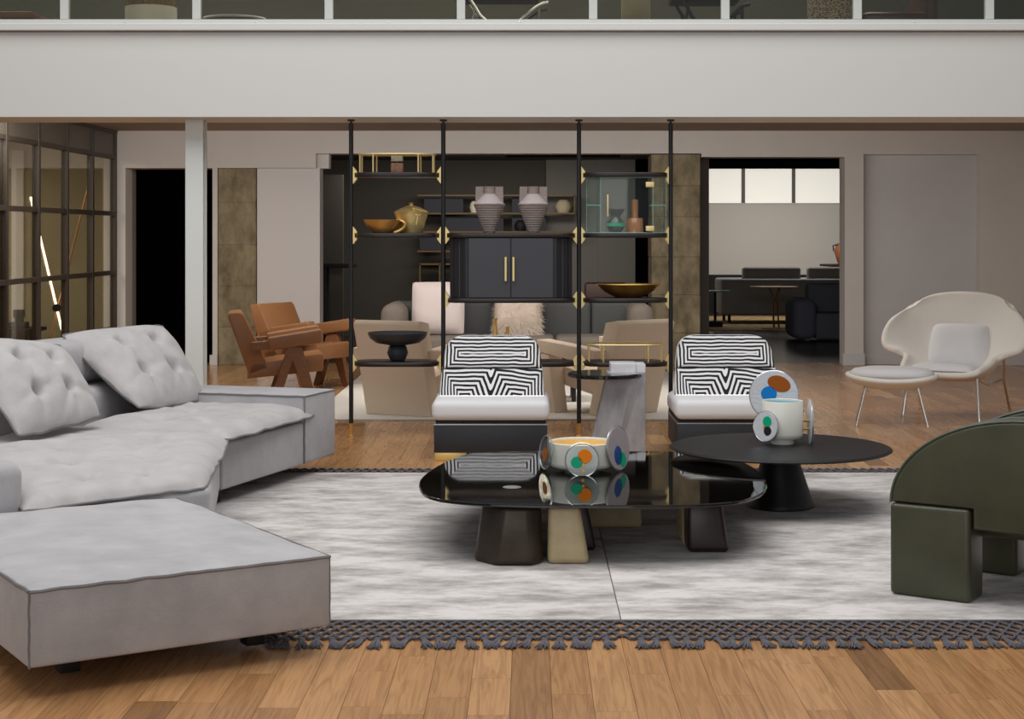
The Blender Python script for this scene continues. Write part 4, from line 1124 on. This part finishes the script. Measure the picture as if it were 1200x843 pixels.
b = B(); lathe(b, [(0, 0.116), (0.06, 0.116), (0.16, 0.135), (0.205, 0.17), (0.222, 0.208), (0.216, 0.212), (0.19, 0.178), (0.10, 0.150), (0, 0.146)], 56); obj('bowl', b, 'black_bowl', t, ang=60)

# ================================================================== LOUNGE BEHIND THE SHELVING
# --- angular beige armchairs
def angular_chair(loc, rz, label):
    t = thing('angular_armchair', label, 'armchair', loc, rz, 'beige angular armchairs on the white carpet')
    # local: chair faces +y, its back towards -y
    MYZ = Matrix(((0, 0, 1, 0), (1, 0, 0, 0), (0, 1, 0, 0), (0, 0, 0, 1)))   # (a,b,c) -> x=c, y=a, z=b
    b = B(); prism(b, [(-0.02, 0.0), (0.16, 0.0), (-0.05, 0.765), (-0.20, 0.79), (-0.235, 0.76)], -0.30, 0.30, 0.008, 2, M=MYZ); obj('backrest', b, 'beige_wool', t)
    b = B(); prism(b, [(0.10, 0.16), (0.66, 0.24), (0.66, 0.40), (0.04, 0.30)], -0.268, 0.268, 0.008, 2, M=MYZ); obj('seat', b, 'beige_wool', t)
    for sg in (-1, 1):
        xa, xb = sorted((sg * 0.272, sg * 0.415))
        b = B(); prism(b, [(-0.02, 0.42), (0.70, 0.50), (0.70, 0.60), (-0.06, 0.545)], xa, xb, 0.006, 2, M=MYZ); obj('armrest', b, 'beige_wool', t)
        b = B(); prism(b, [(0.46, 0.0), (0.62, 0.0), (0.70, 0.49), (0.54, 0.475)], xa, xb, 0.006, 2, M=MYZ); obj('front_post', b, 'beige_wool', t)
    b = B(); box2(b, (0.24, -0.028, 0.05), (0.265, -0.015, 0.075)); obj('fabric_tag', b, 'black_matte', t, False)
    return t
angular_chair((X_(468, 13.3), 13.3, 0.016), math.radians(-24), 'beige wool angular armchair behind the black footed bowl')
angular_chair((X_(737, 13.35), 13.38, 0.016), math.radians(38), 'beige wool angular armchair behind the marble side table')
# --- charcoal sofa
D0 = 15.9
cs = thing('lounge_sofa', 'charcoal upholstered sofa with blush and fur pillows behind the shelving', 'sofa', (X_(606, D0), D0, 0.016))
hw = 1.35
b = B(); box2(b, (-hw, 0.0, 0.10), (hw, 0.95, 0.30), 0.03, 3); obj('base', b, 'sofa_charcoal', cs)
for k in range(3):
    w3 = (2 * hw - 0.44) / 3; x0 = -hw + 0.22 + k * w3
    b = B(); box2(b, (x0 + 0.004, -0.02, 0.30), (x0 + w3 - 0.004, 0.66, 0.475), 0.05, 4); obj('seat_cushion', b, 'sofa_taupe', cs)
for k in range(5):
    w5 = (2 * hw - 0.2) / 5; x0 = -hw + 0.1 + k * w5
    b = B(); box2(b, (x0 + 0.003, 0.60, 0.30), (x0 + w5 - 0.003, 0.88, 0.80), 0.05, 4); obj('back_channel', b, 'sofa_charcoal', cs)
for sg in (-1, 1):
    xa, xb = sorted((sg * hw, sg * (hw - 0.25))); b = B(); box2(b, (xa, 0.05, 0.28), (xb, 0.95, 0.80), 0.11, 6); obj('arm', b, 'sofa_taupe', cs)
for xx in (-1.2, 1.2):
    for yy in (0.1, 0.85):
        b = B(); box2(b, (xx - .03, yy - .03, 0.0), (xx + .03, yy + .03, 0.102)); obj('leg', b, 'black_matte', cs, False)
def pillow(name, label, cen, wv, hv, th, m, lean=0.22, rz=0.0):
    t = thing(name, label, 'pillow', cen, rz)
    y = math.tan(lean) * hv
    b, _ = cushion_bm((-wv / 2, 0, 0), (wv / 2, 0, 0), (wv / 2, y, hv), (-wv / 2, y, hv), th, th * .6, (), 20, 18, 0.22, 0.02, 0.002, 0.004, 4)
    obj('cover', b, m, t); return t
pillow('blush_pillow', 'pale blush square pillow on the charcoal sofa beside its left arm', (X_(513, 16.25), 16.28, 0.50), 0.53, 0.52, 0.09, 'pillow_blush')
fp = pillow('fur_pillow', 'shaggy cream fur pillow in the middle of the charcoal sofa', (X_(606, 16.25), 16.26, 0.50), 0.46, 0.50, 0.09, 'fur')
b = B(); r = random.Random(9)
for k in range(2600):
    u, v = r.uniform(-.5, .5), r.uniform(0, 1)
    base = Vector((u * 0.47, v * 0.11 - 0.07 * (1 - (2 * abs(u)) ** 2) , v * 0.50))
    edge = max(abs(u) * 2, abs(2 * v - 1))
    d = Vector((u * 0.10 + r.uniform(-.025, .025), -0.03 - r.uniform(0, .02), (v - .55) * 0.09 + r.uniform(-.03, .01)))
    tip = base + d; sd = Vector((0.0035, 0, 0.001))
    b.faces.new((b.verts.new(base - sd), b.verts.new(base + sd), b.verts.new(tip)))
o = obj('fur_strands', b, 'fur', fp, False); o['kind'] = 'stuff'
t = thing('low_table', 'low dark table standing in front of the charcoal sofa', 'table', (X_(600, 14.6), 14.6, 0.016))
b = B(); box2(b, (-0.62, -0.25, 0.36), (0.62, 0.25, 0.40), 0.006); obj('table_top', b, 'walnut_black', t)
for sx in (-.55, .55):
    for sy in (-.2, .2):
        b = B(); box2(b, (sx - .02, sy - .02, 0), (sx + .02, sy + .02, .36)); obj('leg', b, 'walnut_black', t, False)
for px, ht, lab in ((580.5, 0.335, 'tall slim brass bottle on the low table'), (595, 0.255, 'short brass bottle on the low table')):
    b = B(); lathe(b, [(0, 0), (0.030, 0), (0.032, 0.01), (0.032, ht * .35), (0.027, ht * .55), (0.016, ht * .72), (0.014, ht * .93), (0.017, ht * .95), (0.017, ht), (0, ht)], 24)
    o = obj('brass_bottle', b, 'brass', ang=50); o.location = (X_(px, 14.55), 14.55, 0.416); tag(o, lab, 'bottle', 'brass bottles on the low table')
b = B(); pts = [(-0.09 + 0.18 * k / 40, 0.02 * math.sin(k * .9), 0.02 + 0.012 * math.cos(k * .9)) for k in range(41)]; tube(b, pts, 0.010, 6); pts = [(p[0], -p[1], 0.042 - p[2]) for p in pts]; tube(b, pts, 0.010, 6)
o = obj('brass_braid', b, 'brass', ang=60); o.location = (X_(641, 14.4), 14.4, 0.418); tag(o, 'twisted brass rope ornament on the low table', 'ornament')
# --- tan leather armchairs with inverted V legs
def leather_chair(loc, rz, label):
    t = thing('leather_armchair', label, 'armchair', loc, rz, 'tan leather armchairs beside the concrete column')
    # local: faces +x, y across
    RY = Matrix(((1, 0, 0, 0), (0, 0, 1, 0), (0, 1, 0, 0), (0, 0, 0, 1)))
    b = B(); prism(b, [(-0.24, 0.24), (0.42, 0.30), (0.43, 0.44), (0.40, 0.455), (-0.20, 0.37)], -0.27, 0.27, 0.012, 2, M=RY); obj('seat', b, 'leather_tan', t)
    b = B(); prism(b, [(-0.22, 0.27), (-0.05, 0.33), (-0.27, 0.80), (-0.30, 0.825), (-0.39, 0.815), (-0.405, 0.79)], -0.27, 0.27, 0.012, 2, M=RY); obj('backrest', b, 'leather_tan', t)
    for sg in (-1, 1):
        ya, yb = sorted((sg * 0.30, sg * 0.36))
        b = B(); prism(b, [(-0.06, 0.0), (0.02, 0.0), (0.155, 0.40), (0.30, 0.0), (0.38, 0.0), (0.235, 0.52), (0.11, 0.52)], ya, yb, 0.004, 1, M=RY); obj('leg_frame', b, 'wood_tan', t, False)
        b = B(); prism(b, [(-0.20, 0.49), (0.05, 0.51), (0.05, 0.585), (-0.20, 0.565)], ya, yb, 0.004, 1, M=RY); obj('arm_stub', b, 'wood_tan', t, False)
        yc, yd = sorted((sg * 0.272, sg * 0.388))
        b = B(); prism(b, [(-0.05, 0.49), (0.40, 0.555), (0.415, 0.57), (0.41, 0.665), (0.39, 0.675), (-0.06, 0.605)], yc, yd, 0.016, 3, M=RY); obj('armrest', b, 'leather_tan', t)
    b = B(); tube(b, [(0.17, -0.30, 0.42), (0.17, 0.30, 0.42)], 0.02, 8); tube(b, [(-0.08, -0.33, 0.53), (-0.08, 0.33, 0.53)], 0.015, 8); obj('cross_rail', b, 'wood_tan', t)
    return t
leather_chair((X_(318, 14.3), 14.45, 0.0), math.radians(10), 'tan leather armchair standing just behind the flat arm of the grey sofa')
leather_chair((X_(347, 15.7), 15.9, 0.0), math.radians(-30), 'tan leather armchair turned inward in front of the white wall panel')

# --- low brown chair glimpsed behind the sofa
t = thing('brown_chair', 'dark brown leather chair back behind the charcoal sofa', 'chair', (X_(712, 18.0), 18.0, 0))
b = B(); box2(b, (-0.24, 0.0, 0.42), (0.24, 0.5, 0.50), 0.02); obj('seat', b, 'brown_dark', t)
b = B(); box2(b, (-0.24, 0.42, 0.52), (0.24, 0.49, Z_(331, 18.4)), 0.03, 3); obj('backrest', b, 'brown_dark', t)
for sx in (-.2, .2):
    for sy in (.04, .46):
        b = B(); box2(b, (sx - .018, sy - .018, 0), (sx + .018, sy + .018, .52)); obj('leg', b, 'brown_dark', t, False)
# --- wall shelves of the dark room
D1 = 23.72
ws = thing('wall_shelf', 'wood edged wall shelving with dark compartments on the far charcoal wall', 'wall shelf', (X_(585, D1), D1, Z_(340, D1)))
ox, oz = ws.location.x, ws.location.z
def wsb(nm, x0, x1, y0, y1, m, d0=-0.16, d1=0.05):
    b = B(); box2(b, (X_(x0, D1) - ox, d0, Z_(y1, D1) - oz), (X_(x1, D1) - ox, d1, Z_(y0, D1) - oz)); obj(nm, b, m, ws, False)
for y, a, c2 in ((229.5, 490, 674), (250.5, 490, 674), (272, 490, 674), (294.5, 490, 560), (309.5, 492, 540), (336, 492, 540)):
    wsb('shelf_board', a, c2, y - 1.0, y + 1.0, 'shelf_wood')
for xx, y0, y1 in ((673, 229, 250), (493, 309, 336), (516, 309, 336)):
    wsb('divider', xx - 0.8, xx + 0.8, y0, y1, 'shelf_wood')
for a, c2, y0, y1, m in ((497, 543, 232, 249, 'shelf_navy'), (600, 612, 231, 249, 'shelf_navy'), (520, 590, 254, 271, 'shelf_navy'), (600, 640, 253, 271, 'shelf_navy'), (492, 520, 276, 293, 'shelf_navy')):
    wsb('compartment_back', a, c2, y0, y1, m, -0.02, 0.05)
for px, pb, rr, hh, m, lab in ((556, 249.6, 0.07, 0.17, 'pot_cream', 'small cream vase on the far wall shelf'), (660, 249.6, 0.12, 0.19, 'tan_wall', 'tan box shaped vase on the far wall shelf'), (610, 271, 0.09, 0.16, 'black_matte', 'black round vase on the far wall shelf')):
    b = B(); lathe(b, [(0, 0), (rr * .7, 0), (rr, hh * .45), (rr * .8, hh * .8), (rr * .45, hh), (0, hh)], 20); o = obj('shelf_vase', b, m, ang=60); o.location = (X_(px, D1), D1 - 0.07, Z_(pb, D1)); tag(o, lab, 'vase', 'vases on the far wall shelf')
t = thing('dark_console', 'black console table standing against the dark lounge wall', 'console', (X_(395, 21.6), 21.6, 0))
b = B(); box2(b, (-0.42, -0.2, 1.06), (0.25, 0.2, 1.12), 0.01); obj('table_top', b, 'black_matte', t)
b = B(); box2(b, (-0.36, -0.15, 0), (-0.12, 0.15, 1.06), 0.01); obj('pedestal', b, 'black_matte', t)

# ================================================================== WOMB CHAIR AND OTTOMAN
def shell_chair(loc, rz):
    t = thing('lounge_chair', 'white upholstered shell lounge chair with wide curved back on chrome legs', 'lounge chair', loc, rz)
    # local: faces -y, x across
    NU, NV = 40, 48
    ROWS = [
        [(0, -.40, .365), (.12, -.40, .365), (.22, -.395, .37), (.30, -.38, .385), (.345, -.355, .41)],
        [(0, -.20, .335), (.14, -.20, .335), (.26, -.20, .35), (.345, -.19, .395), (.38, -.18, .445)],
        [(0, .00, .31), (.15, .00, .315), (.28, -.01, .345), (.37, -.03, .425), (.405, -.045, .495)],
        [(0, .14, .33), (.17, .12, .35), (.31, .08, .41), (.42, .01, .485), (.50, -.05, .525)],
        [(0, .22, .43), (.19, .20, .45), (.36, .14, .50), (.50, .06, .545), (.605, -.02, .56)],
        [(0, .28, .59), (.19, .265, .60), (.37, .21, .62), (.53, .125, .65), (.635, .05, .655)],
        [(0, .34, .75), (.18, .33, .75), (.35, .29, .755), (.50, .22, .765), (.60, .145, .77)],
        [(0, .39, .90), (.17, .385, .895), (.32, .36, .885), (.44, .315, .87), (.515, .26, .852)],
        [(0, .425, 1.0), (.145, .42, .995), (.275, .40, .978), (.375, .365, .948), (.44, .32, .90)]]
    ROWS = [[(p[0] * 0.93, p[1], p[2]) for p in r] for r in ROWS]
    ROWS = [[Vector((-p[0], p[1], p[2])) for p in r[:0:-1]] + [Vector(p) for p in r] for r in ROWS]
    def cr(ps, t):
        n = len(ps) - 1; x = t * n; i = min(int(x), n - 1); f = x - i
        p1, p2 = ps[i], ps[i + 1]; p0 = ps[i - 1] if i > 0 else 2 * p1 - p2; p3 = ps[i + 2] if i + 2 <= n else 2 * p2 - p1
        return 0.5 * ((2 * p1) + (-p0 + p2) * f + (2 * p0 - 5 * p1 + 4 * p2 - p3) * f * f + (-p0 + 3 * p1 - 3 * p2 + p3) * f ** 3)
    def pt(u, v): return cr([cr(r, (u + 1) / 2) for r in ROWS], v)
    def nrm(u, v):
        u = max(-0.9, min(0.9, u)); v = max(0.03, min(0.93, v)); e = 0.01
        return (pt(u + e, v) - pt(u - e, v)).cross(pt(u, v + e) - pt(u, v - e)).normalized()
    b = B(); TH = 0.024; fr, bk = [], []
    for j in range(NV + 1):
        ra, rb = [], []
        for i in range(NU + 1):
            u, v = 2 * i / NU - 1, j / NV; q = pt(u, v); n = nrm(u, v)
            ra.append(b.verts.new(q + n * TH)); rb.append(b.verts.new(q - n * TH))
        fr.append(ra); bk.append(rb)
    for j in range(NV):
        for i in range(NU):
            b.faces.new((fr[j][i], fr[j][i + 1], fr[j + 1][i + 1], fr[j + 1][i])); b.faces.new((bk[j][i], bk[j + 1][i], bk[j + 1][i + 1], bk[j][i + 1]))
    per = [(0, i) for i in range(NU)] + [(j, NU) for j in range(NV)] + [(NV, i) for i in range(NU, 0, -1)] + [(j, 0) for j in range(NV, 0, -1)]
    rim = []
    ctr = pt(0, 0.5)
    for (j, i) in per:
        q = (fr[j][i].co + bk[j][i].co) / 2; ji, ii = min(max(j, 2), NV - 2), min(max(i, 2), NU - 2)
        out = (q - (fr[ji][ii].co + bk[ji][ii].co) / 2).normalized(); rim.append(b.verts.new(q + out * 0.018))
    for k in range(len(per)):
        k2 = (k + 1) % len(per); (j, i), (j2, i2) = per[k], per[k2]
        b.faces.new((fr[j][i], rim[k], rim[k2], fr[j2][i2])); b.faces.new((bk[j][i], bk[j2][i2], rim[k2], rim[k]))
    o = obj('shell', b, 'boucle', t, ang=100)
    b, _ = cushion_bm((-0.28, -0.37, 0.40), (0.28, -0.37, 0.40), (0.27, 0.12, 0.345), (-0.27, 0.12, 0.345), 0.065, 0.02, (), 24, 24, 0.13, 0.06, 0.001, 0.003); obj('seat_cushion', b, 'chair_white', t)
    b, _ = cushion_bm((-0.26, 0.13, 0.38), (0.26, 0.13, 0.38), (0.24, 0.28, 0.75), (-0.24, 0.28, 0.75), 0.06, 0.02, (), 24, 24, 0.13, 0.08, 0.001, 0.003); obj('back_cushion', b, 'chair_white', t)
    for sg in (-1, 1):
        b = B(); tube(b, [(sg * 0.28, -0.28, 0.34), (sg * 0.31, -0.33, 0.02)], 0.011, 10); tube(b, [(sg * 0.31, -0.33, 0.02), (sg * 0.312, -0.332, 0.0)], 0.016, 10); obj('leg', b, 'chrome', t)
        b = B(); tube(b, [(sg * 0.40, 0.10, 0.50), (sg * 0.37, 0.22, 0.30), (sg * 0.38, 0.40, 0.02)], 0.011, 10); tube(b, [(sg * 0.38, 0.40, 0.02), (sg * 0.38, 0.402, 0.0)], 0.016, 10); obj('leg', b, 'chrome', t)
        b = B(); tube(b, [(sg * 0.28, -0.28, 0.34), (sg * 0.30, 0.0, 0.262), (sg * 0.37, 0.22, 0.30)], 0.010, 8); obj('side_rail', b, 'chrome', t)
    return t
shell_chair((X_(1118, 13.35), 13.42, 0), math.radians(-30))
oc = U(1045, 497, 0); 
t = thing('chair_ottoman', 'white oval upholstered ottoman on chrome legs in front of the shell chair', 'ottoman', (oc.x, oc.y, 0), math.radians(-12))
b = B(); NR = 12; NA = 64; rings = []
for j in range(NR + 1):
    rr = j / NR; ring = []
    for k in range(NA):
        a = 2 * PI * k / NA; ca, sa = math.cos(a), math.sin(a)
        xx = 0.36 * rr * math.copysign(abs(ca) ** 0.8, ca); yy = 0.29 * rr * math.copysign(abs(sa) ** 0.8, sa)
        ring.append(b.verts.new((xx, yy, 0.295 + 0.075 * rr ** 3.5 + 0.03 * (xx / 0.36) ** 2)))
    rings.append(ring)
for A_, C_ in zip(rings[1:], rings[2:]):
    for k in range(NA): b.faces.new((A_[k], A_[(k + 1) % NA], C_[(k + 1) % NA], C_[k]))
b.faces.new(rings[1]); bmesh.ops.delete(b, geom=rings[0], context='VERTS')
o = obj('shell', b, 'boucle', t, ang=80); md = o.modifiers.new('thick', 'SOLIDIFY'); md.thickness = 0.04; md.offset = 0
md = o.modifiers.new('round', 'SUBSURF'); md.levels = 1; md.render_levels = 1
b = B(); prof = [(0, 0.455), (0.6, 0.448), (0.82, 0.434), (0.90, 0.412), (0.88, 0.385), (0.7, 0.355), (0, 0.345)]
for k_, (r0, z0) in enumerate(prof): pass
rings = []
for r0, z0 in prof:
    if r0 == 0: rings.append([b.verts.new((0, 0, z0))]); continue
    rings.append([b.verts.new((0.36 * r0 * math.copysign(abs(math.cos(2 * PI * k / NA)) ** .8, math.cos(2 * PI * k / NA)), 0.29 * r0 * math.copysign(abs(math.sin(2 * PI * k / NA)) ** .8, math.sin(2 * PI * k / NA)), z0)) for k in range(NA)])
for A_, C_ in zip(rings, rings[1:]):
    for k in range(NA):
        k2 = (k + 1) % NA
        if len(A_) == 1: b.faces.new((A_[0], C_[k2], C_[k]))
        elif len(C_) == 1: b.faces.new((A_[k], A_[k2], C_[0]))
        else: b.faces.new((A_[k], A_[k2], C_[k2], C_[k]))
obj('cushion', b, 'chair_white', t, ang=70)
for sx in (-1, 1):
    for sy in (-1, 1):
        b = B(); tube(b, [(sx * 0.20, sy * 0.15, 0.30), (sx * 0.27, sy * 0.20, 0.015)], 0.010, 10); tube(b, [(sx * 0.27, sy * 0.20, 0.015), (sx * 0.272, sy * 0.202, 0.0)], 0.014, 10); obj('leg', b, 'chrome', t)
    b = B(); tube(b, [(sx * 0.20, -0.15, 0.285), (sx * 0.20, 0.15, 0.285)], 0.009, 8); obj('side_rail', b, 'chrome', t)

# ================================================================== FAR RIGHT ROOM
D2 = 27.2
t = thing('far_sofa', 'grey sofa under the bright high windows of the far room', 'sofa', (X_(845, D2) + 1.35, D2, 0.012))
b = B(); box2(b, (-1.35, 0, 0.14), (1.35, 0.95, Z_(328, D2)), 0.04, 3); obj('back_and_base', b, 'sofa_far', t)
for x0 in (-0.95, 0.15):
    b = B(); box2(b, (x0, 0.22, 0.55), (x0 + 0.98, 0.45, Z_(314, D2 + .3)), 0.05, 4); obj('cushion', b, 'sofa_far_pillow', t)
for sx in (-1.2, 1.2):
    for sy in (0.1, 0.85):
        b = B(); tube(b, [(sx, sy, 0), (sx, sy, 0.15)], 0.025, 8); obj('leg', b, 'black_matte', t)
t = thing('far_armchair', 'blue grey tub armchair standing near the pilaster in the far room', 'armchair', (X_(930, 22.6) + 0.5, 22.6, 0))
b = B(); box2(b, (-0.5, 0, 0.03), (-0.16, 0.85, 0.60), 0.12, 6); obj('arm', b, 'chair_far', t)
b = B(); box2(b, (0.42, 0, 0.03), (0.76, 0.85, 0.60), 0.12, 6); obj('arm', b, 'chair_far', t)
b = B(); box2(b, (-0.18, 0.02, 0.03), (0.44, 0.7, 0.40), 0.04, 3); obj('seat', b, 'chair_far', t)
b = B(); box2(b, (-0.2, 0.60, 0.2), (0.75, 0.90, 0.80), 0.06, 4); obj('backrest', b, 'chair_far', t)
D3 = 25.6
t = thing('brass_side_table', 'thin brass pedestal table in front of the far grey sofa', 'side table', (X_(907, D3), D3, 0.012))
b = B(); lathe(b, [(0, 0.655), (0.37, 0.655), (0.38, 0.668), (0, 0.668)], 40); obj('table_top', b, 'brass_worn', t)
b = B(); tube(b, [(0, 0, 0.0), (-0.02, 0, 0.42), (0.1, 0, 0.655)], 0.016, 8); tube(b, [(0.08, 0, 0.0), (0.05, 0, 0.40), (-0.08, 0, 0.655)], 0.014, 8); obj('branch_stem', b, 'brass_worn', t)
b = B(); lathe(b, [(0, 0), (0.2, 0), (0.2, 0.012), (0, 0.016)], 30); obj('base', b, 'brown_dark', t)
t = thing('glass_side_table', 'small side table with teal glass top and black foot in the far room', 'side table', (X_(838, 26.2), 26.2, 0.012))
b = B(); box2(b, (-0.22, -0.2, Z_(343, 26.2)), (0.22, 0.2, Z_(341.5, 26.2))); obj('table_top', b, 'teal_glass', t, False)
b = B(); box2(b, (-0.02, -0.02, 0.02), (0.02, 0.02, Z_(343, 26.2))); obj('stem', b, 'black_matte', t, False)
b = B(); box2(b, (-0.11, -0.11, 0), (0.11, 0.11, 0.09), 0.004); obj('foot', b, 'black_matte', t, False)
b = B(); box2(b, (2.3, 25.2, 0.002), (6.5, 29.6, 0.012)); tag(obj('patterned_rug', b, 'rug_far', None, False), 'mottled tan patterned rug beneath the far grey sofa', 'rug')
b = B(); D4 = 29.8; box2(b, (X_(972, D4), D4 - 0.2, Z_(313, D4)), (X_(1010, D4), D4 + 1.0, Z_(310.5, D4)))
tag(obj('wall_ledge', b, 'black_matte', None, False), 'black ledge holding the brown urn in the far room', 'shelf')
t = thing('urn', 'brown terracotta urn with a black handle on the far room ledge', 'urn', (X_(987, D4), D4, Z_(310.5, D4)))
b = B(); lathe(b, [(0, 0), (0.07, 0), (0.10, 0.08), (0.145, 0.24), (0.12, 0.33), (0.085, 0.36), (0.09, 0.40), (0.07, 0.40), (0, 0.38)], 28); obj('urn_body', b, 'terracotta', t, ang=60)
b = B(); tube(b, [(-0.085, 0, 0.37), (-0.17, 0, 0.35), (-0.155, 0, 0.25)], 0.014, 8); obj('handle', b, 'black_matte', t)

# ================================================================== STUDY BEHIND THE GLAZED PARTITION
DL = 18.3
piv = P(66.5, 361, DL)
t = thing('stick_lamp', 'floor lamp of two crossed thin rods, one glowing, behind the glazed partition', 'lamp', (piv.x, DL, 0))
def lp(px, py, dy=0.0): q = P(px, py, DL); return (q.x - piv.x, dy, q.z)
a = lp(36, 231); c2 = lp(66.5, 361); k = a[2] / max(1e-6, (a[2] - c2[2]))
foot = (a[0] + (c2[0] - a[0]) * k, 0, 0.0)
b = B(); tube(b, [a, foot], 0.013, 8); obj('glowing_rod', b, 'lamp_glow', t)
a = lp(102.5, 218, 0.04); c2 = lp(66.5, 361, 0.04); k = a[2] / (a[2] - c2[2])
b = B(); tube(b, [a, (a[0] + (c2[0] - a[0]) * k, 0.04, 0.0)], 0.011, 8); obj('copper_rod', b, 'lamp_copper', t)
b = B(); lathe(b, [(0, -0.03), (0.042, -0.03), (0.045, 0), (0.042, 0.03), (0, 0.03)], 24, Matrix.Translation((0, 0.0, piv.z)) @ Matrix.Rotation(PI / 2, 4, 'X')); obj('pivot', b, 'black_foot', t)
t = thing('study_desk', 'dark desk behind the glazed partition', 'desk', (X_(25, 18.4), 18.4, 0))
b = B(); box2(b, (-0.6, -0.3, 0.40), (0.2, 0.3, 0.44)); obj('table_top', b, 'black_foot', t, False)
b = B(); box2(b, (-0.55, -0.25, 0), (0.15, 0.25, 0.40)); obj('pedestal', b, 'black_foot', t, False)
t = thing('black_ornament', 'small black block sculpture on the study desk', 'ornament', (X_(24, 18.4), 18.35, 0.44))
b = B(); box2(b, (-0.10, -0.06, 0), (0.10, 0.06, 0.07), 0.006); obj('foot', b, 'black_matte', t)
b = B(); box2(b, (-0.04, -0.04, 0.07), (0.04, 0.04, 0.12)); box2(b, (-0.055, -0.05, 0.12), (0.055, 0.05, 0.21), 0.012); obj('block', b, 'black_matte', t)
b = B(); lathe(b, [(0, 0), (0.10, 0), (0.16, 0.10), (0.15, 0.24), (0.08, 0.33), (0, 0.33)], 24); o = obj('brown_jar', b, 'terracotta', ang=60); o.location = (X_(-9, 18.35), 18.3, 0.44); tag(o, 'rounded brown jar on the study desk', 'jar')
b = B(); box2(b, (-9.3, 19.33, 0), (bx_(147) - 0.1, 19.4, 2.28)); struct('wall_study_lower', b, 'tan_panel')  # darker tan sheet over the lower part of the study wall
b = B(); box2(b, (X_(122, 19.3), 19.28, 0), (bx_(147) - 0.1, 19.33, 2.5)); box2(b, (X_(14, 19.3), 19.28, 0), (X_(28, 19.3), 19.33, 2.5)); struct('trim_4', b, 'plaster')

# ================================================================== UPSTAIRS GALLERY OBJECTS
DU = 12.75
ZU = 2.96
b = B(); box2(b, (-9.3, 12.2, 2.96), (8.9, 16.4, 2.975)); struct('floor_gallery', b, 'charcoal_wall')
ZU = 2.975
def up_thing(name, label, cat, px, dy=0.0): return thing(name, label, cat, (X_(px, DU + dy), DU + dy, ZU))
t = up_thing('bristle_planter', 'brown bristle tub with a cream rim behind the gallery glass', 'planter', 177)
b = B(); lathe(b, [(0, 0.16), (0.20, 0.16), (0.20, 0.31), (0, 0.31)], 36); obj('cream_rim', b, 'pot_cream', t, ang=45)
b = B(); lathe(b, [(0, 0.31), (0.18, 0.31), (0.215, 0.75), (0, 0.75)], 36); obj('bristles', b, 'bristle', t, ang=45)
b = B(); lathe(b, [(0, 0), (0.18, 0), (0.20, 0.16), (0, 0.16)], 36); obj('foot', b, 'pot_cream', t, ang=45)
t = up_thing('woven_basket', 'black and tan woven basket behind the gallery glass', 'basket', 976)
b = B(); lathe(b, [(0, 0), (0.18, 0), (0.195, 0.1), (0.20, 0.5), (0.17, 0.7), (0.15, 0.7), (0, 0.6)], 36); obj('basket_body', b, 'weave', t, ang=45)
b = B(); tube(b, [(0.16 * math.cos(k * PI / 12), 0.16 * math.sin(k * PI / 12), 0.7) for k in range(24)], 0.015, 6, True); obj('rim', b, 'weave', t)
t = up_thing('wood_bench', 'brown wooden bench behind the gallery glass', 'bench', 5)
b = B(); box2(b, (-0.6, -0.2, 0.20), (0.28, 0.2, 0.255), 0.01); obj('seat', b, 'bench_wood', t)
for sx in (-.5, .2):
    b = B(); box2(b, (sx - .03, -.16, 0), (sx + .03, .16, .20)); obj('leg', b, 'bench_wood', t, False)
def wire_chair(px, label, dy=0.0, m='chrome', w=0.5):
    t = up_thing('tube_chair', label, 'chair', px, dy)
    for sy in (-0.22, 0.22):
        b = B(); tube(b, [(w * (-.5 + k / 16), sy, 0.22 + 0.10 * math.cos(k / 16 * 2 * PI) + (0.55 * max(0, .25 - k / 16))) for k in range(17)], 0.014, 8); obj('side_tube', b, m, t)
        b = B(); tube(b, [(-w * .4, sy, 0.0), (-w * .3, sy, 0.30)], 0.012, 8); tube(b, [(w * .4, sy, 0.0), (w * .4, sy, 0.30)], 0.012, 8); obj('leg', b, m, t)
    b = B(); box2(b, (-w * .5, -.2, 0.36), (w * .4, .2, 0.42), 0.02); obj('seat', b, 'black_matte', t)
    b = B(); box2(b, (-w * .55, -.2, 0.42), (-w * .42, .2, 0.85), 0.02); obj('backrest', b, 'black_matte', t)
wire_chair(590, 'chrome tube chair with black seat behind the gallery glass', 0.0, 'chrome', 0.7)
wire_chair(830, 'black tube chair behind the gallery glass beside the woven basket', 0.1, 'black_foot', 0.6)
t = up_thing('grey_drum_stool', 'grey round drum stool behind the gallery glass', 'stool', 275, 0.4)
b = B(); lathe(b, [(0, 0), (0.24, 0), (0.26, 0.15), (0.24, 0.27), (0, 0.28)], 36); obj('drum', b, 'grey_wall', t, ang=50)
b = B(); tube(b, [(0.245 * math.cos(k * PI / 18), 0.245 * math.sin(k * PI / 18), 0.27) for k in range(36)], 0.012, 6, True); obj('piping', b, 'plaster', t)
t = up_thing('dark_armchair', 'dark brown low armchair behind the gallery glass', 'armchair', 1045, 0.2)
b = B(); box2(b, (-0.3, -.3, 0.05), (0.25, .3, 0.27), 0.06, 3); obj('seat', b, 'brown_dark', t)
b = B(); box2(b, (0.2, -.3, 0.05), (0.3, .3, 0.6), 0.04, 3); obj('backrest', b, 'brown_dark', t)
t = up_thing('brown_screen', 'tan standing panel behind the gallery glass', 'screen', 745, 0.8)
b = B(); box2(b, (-0.12, -.02, 0), (0.12, .02, 1.2), 0.006); obj('panel', b, 'tan_panel', t)
b = B(); box2(b, (-0.12, -.1, 0), (0.12, .1, 0.03)); obj('foot', b, 'black_matte', t, False)
